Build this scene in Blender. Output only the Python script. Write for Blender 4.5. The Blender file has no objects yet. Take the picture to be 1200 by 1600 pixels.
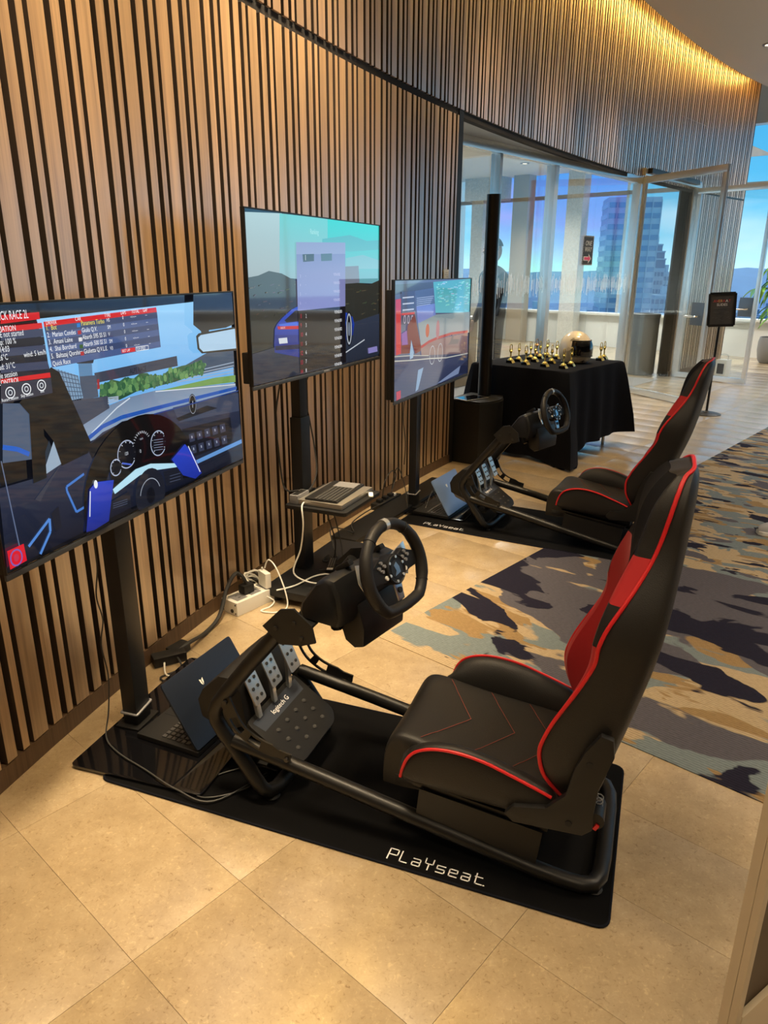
import bpy, bmesh, math, random
from mathutils import Vector, Matrix
SC = bpy.context.scene
COL = SC.collection
PI = math.pi
random.seed(7)
# ------------------------------------------------------------ camera
cam_d = bpy.data.cameras.new('camera'); cam = bpy.data.objects.new('camera', cam_d); COL.objects.link(cam)
cam_d.lens = 25.3125; cam_d.sensor_width = 36.0; cam_d.clip_start = 0.02; cam_d.clip_end = 6000
cam.matrix_world = Matrix(((.9999886, -.00477464, 0, 0), (.00151958, .31825704, -.94800324, 0), (.00452637, .94799244, .31826067, 1.5), (0, 0, 0, 1)))
SC.camera = cam
# ------------------------------------------------------------ sky, sun, exposure
SC.view_settings.view_transform = 'Standard'; SC.view_settings.look = 'None'
SC.view_settings.gamma = 1.0; SC.view_settings.use_curve_mapping = False
SC.view_settings.exposure = 0.12
SC.cycles.use_denoising = True
SC.cycles.max_bounces = 10; SC.cycles.transparent_max_bounces = 16; SC.cycles.sample_clamp_indirect = 8.0
world = bpy.data.worlds.new('sky'); SC.world = world; world.use_nodes = True
wn = world.node_tree; wn.nodes.clear()
w_out = wn.nodes.new('ShaderNodeOutputWorld'); w_bg = wn.nodes.new('ShaderNodeBackground')
w_tc = wn.nodes.new('ShaderNodeTexCoord'); w_sep = wn.nodes.new('ShaderNodeSeparateXYZ'); w_rmp = wn.nodes.new('ShaderNodeValToRGB')
w_nz = wn.nodes.new('ShaderNodeTexNoise'); w_map = wn.nodes.new('ShaderNodeMapping'); w_cr = wn.nodes.new('ShaderNodeValToRGB'); w_mix = wn.nodes.new('ShaderNodeMixRGB')
wn.links.new(w_tc.outputs['Generated'], w_sep.inputs[0]); wn.links.new(w_sep.outputs['Z'], w_rmp.inputs[0])
el = w_rmp.color_ramp.elements
el[0].position = 0.0; el[0].color = (.32, .47, .54, 1); el[1].position = 0.9; el[1].color = (.02, .10, .30, 1)
for p_, c_ in ((.04, (.13, .31, .41, 1)), (.11, (.045, .22, .36, 1)), (.28, (.026, .15, .31, 1))):
    e_ = el.new(p_); e_.color = c_
wn.links.new(w_tc.outputs['Generated'], w_map.inputs[0]); w_map.inputs['Scale'].default_value = (2.2, 2.2, 9)
wn.links.new(w_map.outputs[0], w_nz.inputs['Vector']); w_nz.inputs['Scale'].default_value = 1.4; w_nz.inputs['Detail'].default_value = 7
wn.links.new(w_nz.outputs['Fac'], w_cr.inputs[0])
w_cr.color_ramp.elements[0].position = .50; w_cr.color_ramp.elements[0].color = (0, 0, 0, 1)
w_cr.color_ramp.elements[1].position = .72; w_cr.color_ramp.elements[1].color = (.85, .85, .85, 1)
wn.links.new(w_cr.outputs[0], w_mix.inputs[0]); wn.links.new(w_rmp.outputs[0], w_mix.inputs[1]); w_mix.inputs[2].default_value = (.42, .45, .48, 1)
wn.links.new(w_mix.outputs[0], w_bg.inputs['Color']); w_bg.inputs['Strength'].default_value = 2.5
wn.links.new(w_bg.outputs[0], w_out.inputs['Surface'])
E1 = Vector((.6601, .7513, 0)); E2 = Vector((-.7513, .6601, 0))       # the building's grid: r along E1, s along E2
def RS(r, s, z=0.0): return Vector((E1.x*r + E2.x*s, E1.y*r + E2.y*s, z))
ANG1 = math.atan2(E1.y, E1.x)
def light(kind, name, loc, energy, color, aim=None, **kw):
    d = bpy.data.lights.new(name, kind); d.energy = energy; d.color = color
    for k, v in kw.items(): setattr(d, k, v)
    o = bpy.data.objects.new(name, d); COL.objects.link(o); o.location = loc
    if aim is not None: o.rotation_euler = (Vector(aim) - Vector(loc)).to_track_quat('-Z', 'Y').to_euler()
    return o
sun = light('SUN', 'sun', (20, 25, 30), 4.0, (1, .93, .82), aim=Vector((20, 25, 30)) + (-E1*math.cos(math.radians(58)) + E2*.12 - Vector((0, 0, math.sin(math.radians(58))))), angle=.009)
WARM = (1.0, .78, .50)
CEIL = 4.06
DOWNLIGHTS = [(-1.3, 1.5), (1.2, 1.2), (1.2, -1.3), (3.1, -.6), (-.6, -1.2), (-3, 1.2), (4.0, -2.2), (7.5, -2.5)]
DL_W = 68.0
CARPET_FILL = [(8.2, .4), (8.4, -1.6), (10.4, -.6), (5.0, -2.0), (3.2, -2.4)]      # unseen lamps added to brighten the carpet
WASH = [(161.5, .75), (158.6, .75), (155.8, .75), (156.7, .45), (150.3, .8), (147.2, .8), (144.0, .8), (141.0, .8), (138.0, .8), (135.0, .8)][:7]     # wall washers along the slats
VEST_FILL = [(6.6, 5.4), (8.8, 5.6), (11.2, 5.8), (7.2, 8.2), (9.6, 8.2), (12.8, 5.2), (12.8, 7.8)]               # added lamps, out of view, that lift the vestibule brightness
WIN_FILL = [(12.6, 2.4), (12.8, -.2), (13.0, -3)]  # unseen fill lamps added to brighten the far window side
# ------------------------------------------------------------ materials
MATS = {}
def nmat(name):
    m = bpy.data.materials.new(name); m.use_nodes = True
    return m, m.node_tree, m.node_tree.nodes['Principled BSDF']
def mat(name, col=(.5, .5, .5), rough=.5, metal=0.0, noise=0.0, nscale=40.0, bump=0.0, bscale=200.0, coat=0.0, spec=.5, emit=None, estr=0.0, sheen=0.0):
    if name in MATS: return MATS[name]
    m, nt, b = nmat(name)
    b.inputs['Base Color'].default_value = (*col, 1); b.inputs['Roughness'].default_value = rough; b.inputs['Metallic'].default_value = metal
    b.inputs['Specular IOR Level'].default_value = spec; b.inputs['Coat Weight'].default_value = coat; b.inputs['Coat Roughness'].default_value = .08
    if sheen: b.inputs['Sheen Weight'].default_value = sheen
    if emit: b.inputs['Emission Color'].default_value = (*emit, 1); b.inputs['Emission Strength'].default_value = estr
    if noise or bump:
        tc = nt.nodes.new('ShaderNodeTexCoord')
    if noise:
        nz = nt.nodes.new('ShaderNodeTexNoise'); nz.inputs['Scale'].default_value = nscale; nz.inputs['Detail'].default_value = 4
        nt.links.new(tc.outputs['Object'], nz.inputs['Vector'])
        mr = nt.nodes.new('ShaderNodeMapRange'); mr.inputs[3].default_value = 1 - noise; mr.inputs[4].default_value = 1 + noise
        nt.links.new(nz.outputs['Fac'], mr.inputs[0])
        mx = nt.nodes.new('ShaderNodeVectorMath'); mx.operation = 'SCALE'; mx.inputs[0].default_value = col
        nt.links.new(mr.outputs[0], mx.inputs['Scale']); nt.links.new(mx.outputs[0], b.inputs['Base Color'])
    if bump:
        nb = nt.nodes.new('ShaderNodeTexNoise'); nb.inputs['Scale'].default_value = bscale; nb.inputs['Detail'].default_value = 3
        nt.links.new(tc.outputs['Object'], nb.inputs['Vector'])
        bp = nt.nodes.new('ShaderNodeBump'); bp.inputs['Strength'].default_value = bump; bp.inputs['Distance'].default_value = .002
        nt.links.new(nb.outputs['Fac'], bp.inputs['Height']); nt.links.new(bp.outputs[0], b.inputs['Normal'])
    MATS[name] = m
    return m
def glass(name, tint=(.93, .97, .97), refl=.10, rough=0.0):
    if name in MATS: return MATS[name]
    m, nt, b = nmat(name); nt.nodes.remove(b)
    out = nt.nodes['Material Output']; tr = nt.nodes.new('ShaderNodeBsdfTransparent'); tr.inputs[0].default_value = (*tint, 1)
    gl = nt.nodes.new('ShaderNodeBsdfGlossy'); gl.inputs['Roughness'].default_value = rough; gl.inputs[0].default_value = (1, 1, 1, 1)
    fr = nt.nodes.new('ShaderNodeLayerWeight'); fr.inputs[0].default_value = .35
    mr = nt.nodes.new('ShaderNodeMapRange'); mr.inputs[3].default_value = refl*.4; mr.inputs[4].default_value = min(.9, refl*2.2)
    nt.links.new(fr.outputs['Fresnel'], mr.inputs[0])
    mx = nt.nodes.new('ShaderNodeMixShader'); nt.links.new(mr.outputs[0], mx.inputs[0]); nt.links.new(tr.outputs[0], mx.inputs[1]); nt.links.new(gl.outputs[0], mx.inputs[2])
    nt.links.new(mx.outputs[0], out.inputs['Surface'])
    MATS[name] = m
    return m
def lnk(nt, a, b): nt.links.new(a, b)
def ramp(nt, fac, stops, interp='LINEAR'):
    r = nt.nodes.new('ShaderNodeValToRGB'); r.color_ramp.interpolation = interp
    e = r.color_ramp.elements
    e[0].position, e[0].color = stops[0][0], (*stops[0][1], 1); e[1].position, e[1].color = stops[-1][0], (*stops[-1][1], 1)
    for p, c in stops[1:-1]:
        q = e.new(p); q.color = (*c, 1)
    nt.links.new(fac, r.inputs[0]); return r.outputs[0]
def wood_mat(name, dark, lite, rough=.36):
    m, nt, b = nmat(name)
    tc = nt.nodes.new('ShaderNodeTexCoord'); oi = nt.nodes.new('ShaderNodeObjectInfo')
    mp = nt.nodes.new('ShaderNodeMapping'); mp.inputs['Scale'].default_value = (85, 85, 1.8)
    ad = nt.nodes.new('ShaderNodeVectorMath'); ad.operation = 'ADD'
    sc = nt.nodes.new('ShaderNodeVectorMath'); sc.operation = 'SCALE'; sc.inputs['Scale'].default_value = 37.0
    cx = nt.nodes.new('ShaderNodeCombineXYZ')
    for i in range(3): lnk(nt, oi.outputs['Random'], cx.inputs[i])
    lnk(nt, cx.outputs[0], sc.inputs[0]); lnk(nt, tc.outputs['Object'], mp.inputs[0]); lnk(nt, mp.outputs[0], ad.inputs[0]); lnk(nt, sc.outputs[0], ad.inputs[1])
    nz = nt.nodes.new('ShaderNodeTexNoise'); nz.inputs['Scale'].default_value = 1.0; nz.inputs['Detail'].default_value = 6; nz.inputs['Distortion'].default_value = .6
    lnk(nt, ad.outputs[0], nz.inputs['Vector'])
    c = ramp(nt, nz.outputs['Fac'], [(.25, dark), (.5, tuple((a*.45+q*.55) for a, q in zip(dark, lite))), (.75, lite)])
    hs = nt.nodes.new('ShaderNodeHueSaturation'); mr = nt.nodes.new('ShaderNodeMapRange'); mr.inputs[3].default_value = .82; mr.inputs[4].default_value = 1.16
    lnk(nt, oi.outputs['Random'], mr.inputs[0]); lnk(nt, mr.outputs[0], hs.inputs['Value']); lnk(nt, c, hs.inputs['Color'])
    lnk(nt, hs.outputs[0], b.inputs['Base Color']); b.inputs['Roughness'].default_value = rough; b.inputs['Specular IOR Level'].default_value = .5
    bp = nt.nodes.new('ShaderNodeBump'); bp.inputs['Strength'].default_value = .12; bp.inputs['Distance'].default_value = .002
    lnk(nt, nz.outputs['Fac'], bp.inputs['Height']); lnk(nt, bp.outputs[0], b.inputs['Normal'])
    MATS[name] = m; return m
wood_mat('oak slat', (.25, .142, .066), (.54, .345, .175))
b_ = MATS['oak slat'].node_tree.nodes['Principled BSDF']; b_.inputs['Coat Weight'].default_value = 1.0; b_.inputs['Coat IOR'].default_value = 2.3; b_.inputs['Coat Roughness'].default_value = .30
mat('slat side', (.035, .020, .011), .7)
wood_mat('walnut trim', (.085, .048, .025), (.16, .092, .048), .5)
def tile_mat():
    m, nt, b = nmat('limestone tile')
    g = nt.nodes.new('ShaderNodeNewGeometry'); oi = nt.nodes.new('ShaderNodeObjectInfo')
    n1 = nt.nodes.new('ShaderNodeTexNoise'); n1.inputs['Scale'].default_value = 9; n1.inputs['Detail'].default_value = 8; n1.inputs['Roughness'].default_value = .7
    n2 = nt.nodes.new('ShaderNodeTexNoise'); n2.inputs['Scale'].default_value = 75; n2.inputs['Detail'].default_value = 5; n2.inputs['Distortion'].default_value = 1.6
    for n in (n1, n2): lnk(nt, g.outputs['Position'], n.inputs['Vector'])
    c1 = ramp(nt, n1.outputs['Fac'], [(.3, (.36, .265, .15)), (.55, (.45, .34, .20)), (.75, (.51, .40, .25))])
    c2 = ramp(nt, n2.outputs['Fac'], [(.26, (.52, .44, .32)), (.40, (.95, .94, .92)), (.60, (1, 1, 1)), (.70, (1.28, 1.28, 1.25))])
    mx = nt.nodes.new('ShaderNodeMixRGB'); mx.blend_type = 'MULTIPLY'; mx.inputs[0].default_value = .8
    lnk(nt, c1, mx.inputs[1]); lnk(nt, c2, mx.inputs[2])
    hs = nt.nodes.new('ShaderNodeHueSaturation'); mr = nt.nodes.new('ShaderNodeMapRange'); mr.inputs[3].default_value = .94; mr.inputs[4].default_value = 1.06
    lnk(nt, oi.outputs['Random'], mr.inputs[0]); lnk(nt, mr.outputs[0], hs.inputs['Value']); lnk(nt, mx.outputs[0], hs.inputs['Color'])
    lnk(nt, hs.outputs[0], b.inputs['Base Color']); b.inputs['Roughness'].default_value = .4; b.inputs['Coat Weight'].default_value = 1.0; b.inputs['Coat IOR'].default_value = 2.0; b.inputs['Coat Roughness'].default_value = .22
    MATS['tile'] = m
tile_mat()
def carpet_mat():
    m, nt, b = nmat('camouflage carpet')
    g = nt.nodes.new('ShaderNodeNewGeometry')
    mp = nt.nodes.new('ShaderNodeMapping'); mp.vector_type = 'TEXTURE'; mp.inputs['Rotation'].default_value = (0, 0, ANG1)   # x = r, y = s
    lnk(nt, g.outputs['Position'], mp.inputs[0])
    def nz(scale, off, detail=3, dist=.0, sx=1.0, sy=.42):
        a = nt.nodes.new('ShaderNodeMapping'); a.inputs['Scale'].default_value = (scale*sx, scale*sy, 1); a.inputs['Location'].default_value = off
        n = nt.nodes.new('ShaderNodeTexNoise'); n.inputs['Scale'].default_value = 1; n.inputs['Detail'].default_value = detail; n.inputs['Distortion'].default_value = dist; n.inputs['Roughness'].default_value = .45
        lnk(nt, mp.outputs[0], a.inputs[0]); lnk(nt, a.outputs[0], n.inputs['Vector']); return n.outputs['Fac']
    def step(f, t, w=.006):
        r = nt.nodes.new('ShaderNodeMapRange'); r.inputs[1].default_value = t - w; r.inputs[2].default_value = t + w; lnk(nt, f, r.inputs[0]); return r.outputs[0]
    def mix(fac, a, c):
        x = nt.nodes.new('ShaderNodeMixRGB'); lnk(nt, fac, x.inputs[0])
        if isinstance(a, tuple): x.inputs[1].default_value = (*a, 1)
        else: lnk(nt, a, x.inputs[1])
        x.inputs[2].default_value = (*c, 1); return x.outputs[0]
    sx = nt.nodes.new('ShaderNodeSeparateXYZ'); lnk(nt, mp.outputs[0], sx.inputs[0])
    # the pattern gets finer further along r: large blobs near the corner, small camouflage beyond 3.6 m
    far = nt.nodes.new('ShaderNodeMapRange'); far.inputs[1].default_value = 3.7; far.inputs[2].default_value = 3.9; lnk(nt, sx.outputs[0], far.inputs[0])
    def two(a, bb):
        x = nt.nodes.new('ShaderNodeMix'); x.data_type = 'FLOAT'; lnk(nt, far.outputs[0], x.inputs[0]); lnk(nt, a, x.inputs[2]); lnk(nt, bb, x.inputs[3]); return x.outputs[0]
    G_, T_, O_, D_, P_ = (.140, .168, .175), (.34, .260, .160), (.235, .155, .072), (.014, .013, .024), (.078, .074, .088)
    A = two(nz(4.2, (3.1, 1.7, 0), 4, .4), nz(7.5, (1.3, 8.2, 0), 5, .6))
    B = two(nz(5.0, (11.4, 5.2, 0), 4, .5), nz(9, (5.1, 2.2, 0), 5, .7))
    Cc = two(nz(3.4, (7.7, 2.9, 0), 4, .3), nz(8, (15.1, 3.2, 0), 4, .5))
    Dd = two(nz(4.4, (21.3, 9.1, 0), 4, .5), nz(8.5, (9.9, 12.2, 0), 5, .6))
    c = mix(step(A, .50), G_, T_)
    c = mix(step(B, .575), c, O_)
    # a band of dusky purple-brown between r 2.75 and 3.5
    bnd = nt.nodes.new('ShaderNodeMath'); bnd.operation = 'SUBTRACT'; bnd.inputs[1].default_value = 3.15; lnk(nt, sx.outputs[0], bnd.inputs[0])
    ab = nt.nodes.new('ShaderNodeMath'); ab.operation = 'ABSOLUTE'; lnk(nt, bnd.outputs[0], ab.inputs[0])
    wt = nt.nodes.new('ShaderNodeMapRange'); wt.inputs[1].default_value = .2; wt.inputs[2].default_value = .75; wt.inputs[3].default_value = .16; wt.inputs[4].default_value = -.03; lnk(nt, ab.outputs[0], wt.inputs[0])
    su = nt.nodes.new('ShaderNodeMath'); lnk(nt, Cc, su.inputs[0]); lnk(nt, wt.outputs[0], su.inputs[1])
    c = mix(step(su.outputs[0], .56), c, P_)
    wt2 = nt.nodes.new('ShaderNodeMapRange'); wt2.inputs[1].default_value = .3; wt2.inputs[2].default_value = .7; wt2.inputs[3].default_value = .05; wt2.inputs[4].default_value = -.015; lnk(nt, ab.outputs[0], wt2.inputs[0])
    su2 = nt.nodes.new('ShaderNodeMath'); lnk(nt, Dd, su2.inputs[0]); lnk(nt, wt2.outputs[0], su2.inputs[1])
    c = mix(step(su2.outputs[0], .585), c, D_)
    # ribs of the loop pile along s and fine flecks
    wv = nt.nodes.new('ShaderNodeTexWave'); wv.wave_type = 'BANDS'; wv.bands_direction = 'X'; wv.inputs['Scale'].default_value = 26; wv.inputs['Distortion'].default_value = .8; wv.inputs['Detail'].default_value = 2
    lnk(nt, mp.outputs[0], wv.inputs['Vector'])
    fl = nz(220, (0, 0, 0), 2, 0, 1, .25)
    k = nt.nodes.new('ShaderNodeMath'); k.operation = 'MULTIPLY_ADD'; lnk(nt, wv.outputs['Fac'], k.inputs[0]); k.inputs[1].default_value = .32; k.inputs[2].default_value = .58
    k2 = nt.nodes.new('ShaderNodeMath'); k2.operation = 'MULTIPLY_ADD'; lnk(nt, fl, k2.inputs[0]); k2.inputs[1].default_value = .7; lnk(nt, k.outputs[0], k2.inputs[2])
    vm = nt.nodes.new('ShaderNodeVectorMath'); vm.operation = 'SCALE'; lnk(nt, c, vm.inputs[0]); lnk(nt, k2.outputs[0], vm.inputs['Scale'])
    lnk(nt, vm.outputs[0], b.inputs['Base Color']); b.inputs['Roughness'].default_value = .95; b.inputs['Specular IOR Level'].default_value = .1
    bp = nt.nodes.new('ShaderNodeBump'); bp.inputs['Strength'].default_value = .3; bp.inputs['Distance'].default_value = .003
    lnk(nt, wv.outputs['Fac'], bp.inputs['Height']); lnk(nt, bp.outputs[0], b.inputs['Normal'])
    MATS['carpet'] = m
carpet_mat()
M = MATS
mat('black backing', (.010, .0075, .006), .8)
mat('ceiling paint', (.56, .53, .49), .85)
mat('white paint', (.70, .71, .68), .7)
mat('beige paint', (.50, .42, .30), .7)
mat('soffit metal', (.36, .38, .38), .4, .3)
mat('dark frame', (.012, .012, .013), .4)
mat('brushed steel', (.74, .77, .79), .24, .65)
mat('chrome', (.85, .85, .86), .1, 1.0)
mat('concrete', (.56, .55, .50), .85, noise=.45, nscale=45, bump=.4, bscale=90)
mat('vestibule carpet', (.22, .21, .20), .95, noise=.35, nscale=120)
mat('black metal', (.009, .009, .0095), .40, .2, spec=.45)
mat('black satin', (.0085, .009, .010), .42, spec=.4)
mat('black plastic', (.0085, .0085, .009), .48, bump=.15, bscale=600, spec=.4)
mat('matte black', (.008, .008, .009), .75)
mat('black gloss glass', (.004, .004, .005), .05, coat=.5)
mat('black leather', (.0135, .0125, .012), .46, bump=.35, bscale=420, spec=.38)
mat('suede black', (.006, .006, .008), .9, spec=.2)
mat('red fabric', (.42, .006, .010), .75, sheen=.1)
mat('red piping', (.62, .012, .016), .45)
mat('tablecloth black', (.0035, .0045, .0095), .92, spec=.2)
mat('mat fabric', (.003, .003, .0035), .95, spec=.12)
mat('white plastic', (.78, .77, .72), .4)
mat('grey plastic', (.20, .20, .21), .4)
mat('white print', (.80, .80, .80), .6)
mat('gold plastic', (.86, .68, .20), .25, .65)
mat('copper gold', (.70, .36, .16), .25, 1.0)
mat('rubber', (.02, .02, .021), .7)
mat('laptop blue', (.020, .028, .048), .35, .4)
mat('laptop silver', (.52, .49, .44), .32, .8)
mat('helmet cream', (.78, .70, .55), .25, coat=.5)
mat('leaf green', (.06, .20, .035), .45, noise=.35, nscale=9)
mat('leaf bright', (.20, .46, .05), .45)
mat('pot grey', (.23, .24, .25), .55)
mat('soil', (.10, .085, .07), .95, noise=.5, nscale=60)
# ------------------------------------------------------------ mesh helpers
class MB:
    def __init__(s): s.bm = bmesh.new()
    def _add(s, vs, fs):
        v = [s.bm.verts.new(p) for p in vs]
        for f in fs:
            try: s.bm.faces.new([v[i] for i in f])
            except ValueError: pass
        return s
    def box(s, c, d, rot=None, taper=1.0):
        hx, hy, hz = d[0]/2, d[1]/2, d[2]/2
        ps = [Vector((x*(taper if z > 0 else 1), y*(taper if z > 0 else 1), z)) for z in (-hz, hz) for y in (-hy, hy) for x in (-hx, hx)]
        if rot is not None: ps = [rot @ p for p in ps]
        ps = [p + Vector(c) for p in ps]
        return s._add(ps, [(0, 2, 3, 1), (4, 5, 7, 6), (0, 1, 5, 4), (2, 6, 7, 3), (0, 4, 6, 2), (1, 3, 7, 5)])
    def bar(s, a, b, w, h, up=(0, 0, 1)):
        a, b = Vector(a), Vector(b); x = (b-a).normalized(); y = Vector(up).cross(x)
        if y.length < 1e-4: y = Vector((0, 1, 0)).cross(x)
        y.normalize(); z = x.cross(y)
        return s.box((a+b)/2, ((b-a).length, w, h), Matrix((x, y, z)).transposed())
    def tube(s, pts, r, n=10, cap=True, closed=False):
        pts = [Vector(p) for p in pts]; N = len(pts); rr = r if isinstance(r, (list, tuple)) else [r]*N
        up = None; rings = []
        for i, p in enumerate(pts):
            if closed: t = pts[(i+1) % N] - pts[i-1]
            else: t = pts[min(i+1, N-1)] - pts[max(i-1, 0)]
            t.normalize()
            if up is None:
                up = Vector((0, 0, 1)) if abs(t.z) < .9 else Vector((1, 0, 0))
            u = (up - t*up.dot(t))
            if u.length < 1e-5: u = Vector((1, 0, 0)) - t*t.x
            u.normalize(); up = u; w = t.cross(u)
            rings.append([s.bm.verts.new(p + (u*math.cos(2*PI*k/n) + w*math.sin(2*PI*k/n))*rr[i]) for k in range(n)])
        for i in range(N if closed else N-1):
            a, b = rings[i], rings[(i+1) % N]
            for k in range(n): s.bm.faces.new((a[k], a[(k+1) % n], b[(k+1) % n], b[k]))
        if cap and not closed:
            s.bm.faces.new(list(reversed(rings[0]))); s.bm.faces.new(rings[-1])
        return s
    def prism(s, poly, t, o=(0, 0, 0), ax=(1, 0, 0), ay=(0, 0, 1)):
        """2-D outline in the plane (ax, ay) through o, thickness t centred on it"""
        ax, ay, o = Vector(ax), Vector(ay), Vector(o); nrm = ax.cross(ay).normalized(); n = len(poly)
        lo = [o + ax*p[0] + ay*p[1] - nrm*t/2 for p in poly]; hi = [p + nrm*t for p in lo]
        return s._add(lo + hi, [tuple(reversed(range(n))), tuple(range(n, 2*n))] + [(i, (i+1) % n, n+(i+1) % n, n+i) for i in range(n)])
    def quad(s, *ps): return s._add([Vector(p) for p in ps], [tuple(range(len(ps)))])
    def lathe(s, prof, o=(0, 0, 0), n=24, sx=1.0, sy=1.0, rot=None):
        o = Vector(o); rings = []
        def tr(p): return (rot @ p if rot is not None else p) + o
        for (r, z) in prof:
            if r < 1e-6: rings.append([s.bm.verts.new(tr(Vector((0, 0, z))))])
            else: rings.append([s.bm.verts.new(tr(Vector((r*sx*math.cos(2*PI*k/n), r*sy*math.sin(2*PI*k/n), z)))) for k in range(n)])
        for a, b in zip(rings, rings[1:]):
            for k in range(n):
                q = [a[k % len(a)], a[(k+1) % len(a)], b[(k+1) % len(b)], b[k % len(b)]]
                u = []
                for v in q:
                    if v not in u: u.append(v)
                if len(u) > 2:
                    try: s.bm.faces.new(u)
                    except ValueError: pass
        return s
    def grid(s, rows, closed_u=False):
        vr = [[s.bm.verts.new(p) for p in r] for r in rows]; n = len(rows[0])
        for a, b in zip(vr, vr[1:]):
            for k in range(n if closed_u else n-1): s.bm.faces.new((a[k], a[(k+1) % n], b[(k+1) % n], b[k]))
        return s
    def cyl(s, a, b, r, n=16, r2=None): return s.tube([a, b], [r, r if r2 is None else r2], n)
    def mesh(s, name, m=None, smooth=False, bevel=0.0, fix=True):
        if fix: bmesh.ops.recalc_face_normals(s.bm, faces=s.bm.faces)
        if bevel: bmesh.ops.bevel(s.bm, geom=[e for e in s.bm.edges if len(e.link_faces) == 2 and e.calc_face_angle(0) > .5], offset=bevel, segments=2, affect='EDGES', profile=.7, clamp_overlap=True)
        me = bpy.data.meshes.new(name); s.bm.to_mesh(me); s.bm.free()
        if m is not None: me.materials.append(MATS[m] if isinstance(m, str) else m)
        if smooth or bevel:
            for p in me.polygons: p.use_smooth = True
            if smooth != 'full': me.set_sharp_from_angle(angle=math.radians(38))
        return me
    def build(s, name, m, parent=None, smooth=False, bevel=0.0, subsurf=0, label=None, loc=None, rz=None, fix=True):
        o = link(name, s.mesh(name, m, smooth, bevel, fix), parent)
        if subsurf:
            md = o.modifiers.new('s', 'SUBSURF'); md.boundary_smooth = 'PRESERVE_CORNERS'; md.levels = md.render_levels = subsurf
        if label: o['label'] = label
        if loc is not None: o.location = loc
        if rz is not None: o.rotation_euler.z = rz
        return o
def link(name, me, parent=None):
    o = bpy.data.objects.new(name, me); COL.objects.link(o)
    if parent is not None: o.parent = parent
    return o
def thing(name, label, cat, loc=(0, 0, 0), rz=0.0, group=None):
    o = bpy.data.objects.new(name, None); COL.objects.link(o); o.location = loc; o.rotation_euler.z = rz; o.empty_display_size = .1
    return tag(o, label, cat, group)
def tag(o, label, cat, group=None):
    o['label'] = label; o['category'] = cat
    if group: o['group'] = group
    return o
def struct(o): o['kind'] = 'structure'; return o
def stuff(o): o['kind'] = 'stuff'; return o
def copy_tree(o, parent=None):
    c = o.copy(); COL.objects.link(c)
    if parent is not None: c.parent = parent
    for ch in list(o.children): copy_tree(ch, c)
    return c
def smooth_path(pts, n=6):
    P = [Vector(p) for p in pts]; out = []
    for i in range(len(P)-1):
        a, b, c, d = P[max(i-1, 0)], P[i], P[i+1], P[min(i+2, len(P)-1)]
        for k in range(n):
            t = k/n; out.append(.5*((2*b) + (c-a)*t + (2*a-5*b+4*c-d)*t*t + (3*b-a-3*c+d)*t**3))
    out.append(P[-1]); return out
def round_poly(poly, r, n=4):
    out = []; N = len(poly)
    for i in range(N):
        a, b, c = Vector(poly[i-1]), Vector(poly[i]), Vector(poly[(i+1) % N])
        u, v = (a-b), (c-b); k = min(r, u.length*.45, v.length*.45); p, q = b + u.normalized()*k, b + v.normalized()*k
        for j in range(n+1):
            t = j/n; out.append(((1-t)**2*p + 2*t*(1-t)*b + t*t*q)[:2])
    return out
def text_mesh(txt, size, extrude=0.0, spacing=1.0, shear=0.0, align='LEFT'):
    cu = bpy.data.curves.new('t', 'FONT'); cu.body = txt; cu.size = size; cu.extrude = extrude; cu.space_character = spacing; cu.shear = shear; cu.align_x = align
    cu.resolution_u = 2
    o = bpy.data.objects.new('t', cu); COL.objects.link(o)
    me = bpy.data.meshes.new_from_object(o.evaluated_get(bpy.context.evaluated_depsgraph_get()))
    bpy.data.objects.remove(o); bpy.data.curves.remove(cu); return me
# ============================================================ SETTING
WC = Vector((22.7556546, -6.34512415, 0)); PCF = (-42.76665614, -14.14917973, 1.92139382, .52158483, 25.27687359)
def wall(deg, off=0.0, z=0.0):
    t = math.radians(deg); u = t - 2.6; r = (((PCF[0]*u + PCF[1])*u + PCF[2])*u + PCF[3])*u + PCF[4] + off
    return Vector((WC.x + r*math.cos(t), WC.y + r*math.sin(t), z))
def wall_rot(deg):   # local x along the wall, y into the room
    a = wall(deg + .05); b = wall(deg - .05); d = b - a
    return math.atan2(d.y, d.x) + PI
JOINT = 2.555
def backing(name, a0, a1, z0, z1, off=.044):
    n = max(2, int(abs(a0-a1)/.5)); mb = MB()
    mb.grid([[wall(a0 + (a1-a0)*i/n, o, z) for (o, z) in ((off, z0), (off, z1), (off+.1, z1), (off+.1, z0), (off, z0))] for i in range(n+1)])
    return struct(mb.build(name, 'black backing'))
SLAT_W = ((.066, 'w'), (.041, 'm'), (.028, 'n'))
PERIOD = .47; GAPA = .0265/25.3*180/PI
def slat_meshes(h):
    out = []
    for w, _ in SLAT_W:
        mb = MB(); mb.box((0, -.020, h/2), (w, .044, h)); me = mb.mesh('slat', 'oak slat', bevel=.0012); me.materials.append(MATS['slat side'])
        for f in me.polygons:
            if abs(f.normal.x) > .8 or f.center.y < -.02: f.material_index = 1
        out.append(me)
    return out
def slats(parent, a0, a1, z0, z1, first=160.86):
    ms = slat_meshes(z1 - z0); n = 0
    k = math.floor((first - a0)/PERIOD)
    while True:
        a = first - k*PERIOD
        if a < a1: break
        for (w, _), me in zip(SLAT_W, ms):
            wa = w/25.3*180/PI; c = a - wa/2
            if a1 + wa/2 < c < a0 - wa/2:
                o = link('slat', me, parent); o.location = wall(c, 0, z0); o.rotation_euler.z = wall_rot(c); n += 1
            a -= wa + GAPA
        k += 1
    return n
JAMB_A = 151.42
wl = backing('wall_left', 164.5, JAMB_A, 0, JOINT)
slats(wl, 163.2, JAMB_A + .06, .075, JOINT - .012)
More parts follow.
